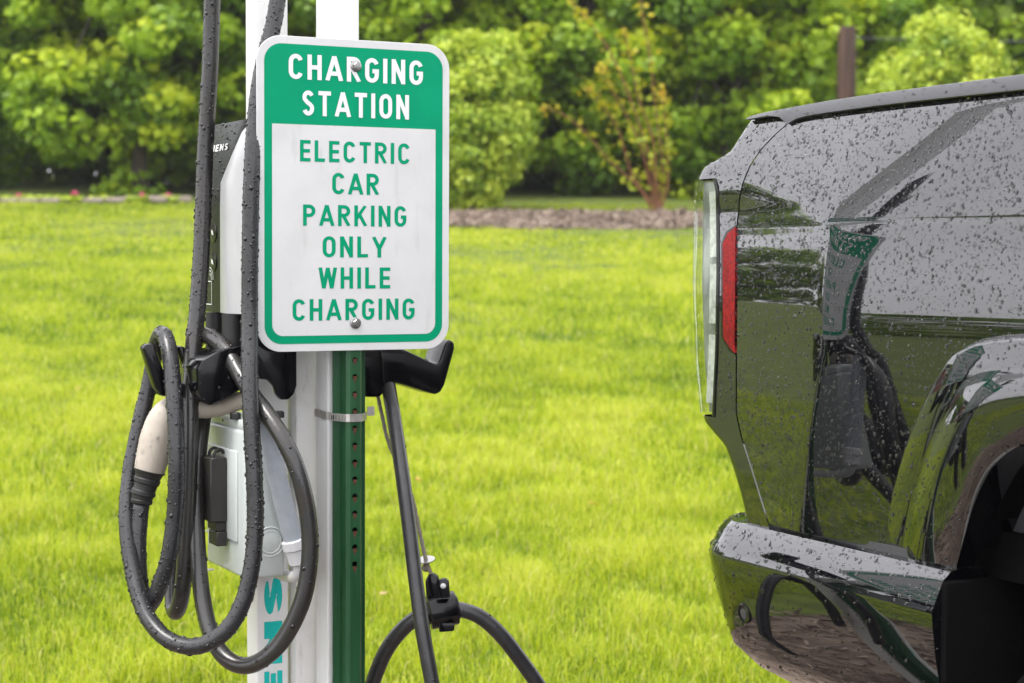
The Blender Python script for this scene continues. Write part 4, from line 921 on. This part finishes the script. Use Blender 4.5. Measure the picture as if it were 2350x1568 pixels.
# painted strip between lamp and bed side
P_ = [[T(s, S_body(s_gap(z), z), z) for s in np.linspace(sl_(z)+.003, s_gap(z)-.002, 6)] for z in np.linspace(ZL0-.004, ZL1+.003, 30)]
v, f = grid(P_); lampstrip = mk('lamp_surround', v, [q[::-1] for q in f], M['paint'], tk, smooth=180)
# recess edges and clear lamp
lamp = corner_patch('tail_lamp', ZL0, ZL1, lambda z: sl_(z), M['lens'], tk, 34, off=-.0025, tail=False)
corner_patch('reflector', ZL0+.002, ZL1-.002, lambda z: sl_(z)-.001, M['lampin'], lamp, 30, off=.009, rr=.022, tail=False)
# printed ribs and the C-shaped light guide inside the lens
for va_, vb_, ua_, ub_ in ((440, 590, 1611, 1640), (606, 742, 1608, 1636), (768, 925, 1606, 1634)):
    z1_, z0_ = onC(1625, va_, True)[1], onC(1625, vb_, True)[1]; P_ = []
    for z in np.linspace(z0_, z1_, 8):
        S0 = S_body(s_gap(z), z) - .002; sa = onC(ua_, 588 + (1.2-z)/ (z1_-z0_)*(vb_-va_)*1., True)[0]; sa = sl_(z) - .028; sb_ = sl_(z) - .010
        P_.append([T(sb_, S0-.016, z), T(sb_, S0, z), T((sa+sb_)/2, S0+.001, z), T(sa, S0, z), T(sa, S0-.016, z)])
    v, f = grid(P_); mk('light_guide', v, f, M['lampguide'], lamp, smooth=30)
P_ = [[T(sl_(z)-.009+.015*t, S_body(s_gap(z), z)-.001+.0022*math.sin(math.pi*t), z) for t in np.linspace(0, 1, 5)] for z in np.linspace(ZL0-.003, ZL1+.002, 20)]
v, f = grid(P_); mk('lamp_frame', v, [q[::-1] for q in f], M['gloss'], tk, smooth=180)
v, f = prism([T(SL-.01, S_body(0, ZL0)-.03, ZL0-.006), T(SL-.04, S_body(0, ZL0)-.03, ZL0-.006), T(SL-.04, S_body(0, ZL0)-.03, ZL1+.004), T(SL-.01, S_body(0, ZL0)-.03, ZL1+.004)], -TN*.16, 0); mk('lamp_box', v, f, M['dark'], lamp)
# red side reflector
def spoly(px, S): return [T(s, S, z) for s, z in (onT(u, v, S) for u, v in px)]
def mpatch(name, lift, grow, mat_, par):
    zz, sl = curve2([(1690, 520-grow), (1671-grow, 536-grow), (1660-grow, 560), (1661-grow, 774), (1681-grow, 806+grow), (1690, 811+grow)], True)
    P_ = []
    for z in np.linspace(zz[0]+.0005, zz[-1]-.0005, 40):
        s0 = lerp(z, zz, sl); s1 = s_gap(z) - .003; S0 = S_body(s_gap(z), z)
        P_.append([T(s0, S0 - .003, z), T(s0 + .0004, S0 + lift, z), T((s0+s1)/2, S0 + lift*1.2, z), T(max(s1, s0+.0005), S0 + lift, z), T(max(s1, s0+.0005), S0 - .003, z)])
    v, f = grid(P_); return mk(name, v, [q[::-1] for q in f], mat_, par, smooth=35)
mpatch('reflector_frame', .0008, 4.5, M['gloss'], tk)
mpatch('side_reflector', .0018, 0, M['red'], tk)['label'] = 'red side reflector'
# bed rail cap
SCP = Sz(1.388)
tz = sorted(onT(u, v, SCP-.012) for u, v in ((1729, 266), (1755, 259), (1800, 250), (1900, 232), (2000, 217), (2150, 197), (2350, 171)))
lz = sorted(onT(u, v, SCP+.002) for u, v in ((1729, 272), (1760, 266), (1787, 268), (1800, 279), (1807, 285), (1825, 273), (1850, 266), (1900, 258), (2000, 244), (2150, 226), (2350, 205)))
def zT(s): return lerp(s, [q[0] for q in tz], [q[1] for q in tz])
def zL(s): return lerp(s, [q[0] for q in lz], [q[1] for q in lz])
rows = []
for s in np.concatenate([np.linspace(tz[0][0], .17, 22), np.linspace(.18, .3, 6), np.linspace(.34, 2., 16)]):
    a, b = zT(s), min(zL(s), zT(s)-.002); h = a - b
    rows.append([T(s, SCP-.006, b-.001), T(s, SCP+.002, b), T(s, SCP+.0015, b+.12*h), T(s, SCP-.004, b+.7*h), T(s, SCP-.008, a-.05*h), T(s, SCP-.016, a+.001), T(s, SCP-.07, a+.002), T(s, SCP-.085, a), T(s, SCP-.09, a-.02)])
v, f = grid(rows); cap_ = mk('rail_cap', v, [q[::-1] for q in f], M['trim'], tk, smooth=35)
# wheel flare
Q = [(-.03, -.012), (0, .0), (.035, .012), (.07, .0155), (.28, .018), (.33, .019), (.40, .0255), (.52, .034), (.58, .0365), (.64, .037), (.90, .036), (.96, .034), (1.0, .028)]
Li = np.linspace(0, 1, 90)
def resample(c, t):
    d = np.concatenate([[0], np.cumsum(np.linalg.norm(np.diff(c, axis=0), axis=1))]); d /= d[-1]; return np.column_stack([np.interp(t, d, c[:, 0]), np.interp(t, d, c[:, 1])])
RO, RI = resample(FO, Li), resample(FI, Li); rows = []
for a, b in zip(RO, RI):
    So = S_body(min(a[0], 2*SA-a[0]), a[1])
    r = [T(*( (lambda p: (p[0], So + S*(.45+.55*min(1, max(0, (p[1]-.80)/.28))) - .012*max(0, (1.08-p[1])/.28), p[1]))(a + (b-a)*q))) for q, S in Q]
    r += [T(b[0], So - .005, b[1]), T(b[0], -.09, b[1])]; rows.append(r)
v, f = grid(rows); fl_ = mk('wheel_flare', v, f, M['paint'], tk, smooth=32)
# wheel well and wheel
rows = []
for b in RI[::2]:
    rows.append([T(b[0], S, b[1]) for S in (-.035, -.06, -.2, -.42)])
rows = [[T(RI[0][0], S, .35) for S in (-.035, -.06, -.2, -.42)]] + rows + [[T(RI[-1][0], S, .35) for S in (-.035, -.06, -.2, -.42)]]
v, f = grid(rows); mk('wheel_well', v, f, M['dark'], tk, smooth=60)
v, f = obox(lambda a, b, c: T(a, -b, c), RI[0][0]-.05, RI[-1][0]+.05, .42, .46, .3, 1.1); mk('wheel_well_wall', v, f, M['dark'], tk)
wc = T(SA, -.16, .40)
wh = thing('wheel', '', '', wc); wh.parent = tk; wh.location = tuple(wc - V(*tk.location))
for k_ in ('label', 'category'): del wh[k_]
v, f = lathe(wc, TN, [(-.13, .24), (-.13, .36), (-.11, .395), (-.05, .402), (.05, .402), (.11, .395), (.13, .36), (.13, .24)], 48); mk('tyre', v, f, M['tyre'], wh)
v, f = lathe(wc, TN, [(.02, .25), (.10, .25), (.115, .235), (.09, .2), (.085, .06), (.1, .05)], 36); mk('rim', v, f, M['rim'], wh)
# bumper: one section swept along the side and round the corner
sec = [(-.05, .813), (-.012, .8145), (.004, .811), (.016, .800), (.0285, .7735), (.032, .7655), (.0325, .758), (.030, .735), (.025, .700), (.017, .662), (.008, .632), (-.008, .616), (-.030, .596), (-.08, .57)]
Rc = .085; sE = onT(2143, 1345, .03)[0]; sC = onT(1633, 1238, -.025)[0] + Rc + .032
plan = [(s, 0., 0.) for s in np.linspace(sE, sC+.015, 14)] + [(sC, 0, p_) for p_ in np.linspace(.06, math.pi/2, 16)] + [(sC, -d, math.pi/2) for d in (.1, .4, .9, 1.6)]
rows = []
for s0, dd, phi in plan:
    r = []
    for S, z in sec:
        k = (S - .032); ex = 1 + 1.5*math.sin(phi)*(z < .76); o_ = .032 + k*ex; rad_ = Rc + o_
        r.append(T(s0 - rad_*math.sin(phi), -Rc + rad_*math.cos(phi) + dd + .0*z, z))
    rows.append(r)
v, f = grid(rows); nsec = len(sec); f = [q[::-1] for q in f]; f.append(list(range(nsec)))
bm_ = mk('bumper', v, f, M['paint'], tk, smooth=30)
Ss_ = .02
for _ in range(12):
    s_, z_ = onT(1709, 1408, Ss_); o_ = np.interp(z_, [q[1] for q in sec[5:]][::-1], [q[0] for q in sec[5:]][::-1])
    Ss_ = o_ if s_ >= sC else -Rc + math.sqrt(max(.0004, (Rc+o_)**2 - (sC-s_)**2))
c = T(s_, Ss_, z_); phi_ = math.asin(min(.99, max(0, (sC-s_)/(Rc+o_))))

nrm = TN*math.cos(phi_) - TF*math.sin(phi_) + V(0, 0, -.18); nrm /= np.linalg.norm(nrm); v, f = lathe(c, nrm, [(-.006, .0150), (.0016, .0150), (.0026, .0138), (.0024, .0100), (.0014, .0088)], 26); sn = mk('parking_sensor', v, f, M['gloss'], bm_)
v, f = lathe(c, nrm, [(-.002, .0078), (.0022, .0078), (.0026, .006)], 20); mk('sensor_eye', v, f, M['trim'], sn)
v, f = obox(lambda a, b, c: T(a, -b, c), .03, sE-.01, .008, .25, .805, .824); mk('bumper_filler', v, f, M['trim'], tk)
v, f = obox(lambda a, b, c: T(a, -b, c), sE-.006, sE+.010, -.018, .20, .42, .800, .006); mk('mud_guard', v, f, M['dark'], tk, smooth=40)
# the rest of the bed and cab, out of the frame
v, f = obox(lambda a, b, c: T(a, -b, c), .06, 2., .06, 1.84, .80, .86); mk('bed_floor', v, f, M['dark'], tk)
v, f = obox(lambda a, b, c: T(a, -b, c), .05, 2., 1.78, 1.9, .80, 1.39, .02); mk('far_bed_side', v, f, M['paint'], tk, smooth=40)
v, f = obox(lambda a, b, c: T(a, -b, c), .10, 2., .075, .10, .80, 1.388); mk('bed_inner_wall', v, f, M['trim'], tk)
pf = [(2.02, .45), (2.02, 1.40), (2.12, 1.88), (3.1, 1.92), (3.7, 1.45), (4.7, 1.32), (4.95, 1.1), (4.98, .5), (4.6, .4)]
v, f = prism([T(a, -.02, b) for a, b in pf], -TN*1.86, .05, 2); mk('cab', v, f, M['paint'], tk, smooth=40)
v, f = prism([T(a, .002, b) for a, b in ((2.2, 1.42), (2.25, 1.82), (3.0, 1.85), (3.45, 1.45))], -TN*.03, 0); mk('side_window', v, f, M['glass'], tk)
# rain beads on the truck
def kf(s0, s1, zmin=0):
    def g(c, n):
        s = (c - T0) @ TF; return ((s > s0) & (s < s1) & (c[:, 2] > zmin)).astype(float)
    return g
raindrops([bs], 46000, tk, .00066, .0026, keep=lambda c, n: kf(-1, .95)(c, n)*np.where(c[:, 2] > 1.16, 1., .75), m='bead', out=TN+V(0,0,.8), flat=.36)
raindrops([bs], 4200, tk, .0013, .0029, keep=lambda c, n: kf(-1, .95, 1.2)(c, n), name='large_raindrops', m='bead', out=TN+V(0,0,.8), flat=.36)
raindrops([cpn, lampstrip], 34000, tk, .0007, .0032, keep=lambda c, n: kf(-.3, .3)(c, n)*(((c-T0) @ TN) > -.12), m='bead', out=TN+V(0,0,.8), flat=.36)
raindrops([lamp], 9000, tk, .0005, .0018, keep=lambda c, n: kf(-.3, .3)(c, n)*(((c-T0) @ TN) > -.12)*(n @ TN > .0), out=TN)
raindrops([cap_], 9000, tk, .0007, .0030, keep=kf(-.3, .95), m='bead', out=TN+V(0,0,.8), flat=.36); raindrops([fl_], 15000, tk, .0007, .0026, keep=kf(-.3, .95), m='bead', out=TN+V(0,0,.8), flat=.36)
raindrops([bm_], 20000, tk, .0008, .0036, keep=lambda c, n: kf(-.3, .6)(c, n)*(((c-T0) @ TN) > -.3)*np.where(c[:, 2] > .762, 1., .22), m='bead', out=TN+V(0,0,.8), flat=.36)

# rain-laden air between the camera and the trees
hv_, hf_ = obox(lambda x, y, z: V(x, y, z), -175, 175, -70, 270, -12.5, 16.)
hz = mk('haze', hv_, hf_, M['water'], None, 0, kind='stuff', base=(0, 0, 0)); hz['label'] = 'thin veil of falling rain in the air'; hz['category'] = 'haze'
hm = bpy.data.materials.new('rain_haze'); hm.use_nodes = True; ht = hm.node_tree; ht.nodes.clear()
ho = ht.nodes.new('ShaderNodeOutputMaterial'); hvn = ht.nodes.new('ShaderNodeVolumePrincipled'); hvn.inputs['Color'].default_value = (.93, .95, .97, 1); hvn.inputs['Density'].default_value = .0006
ht.links.new(hvn.outputs[0], ho.inputs['Volume']); hz.data.materials[0] = hm
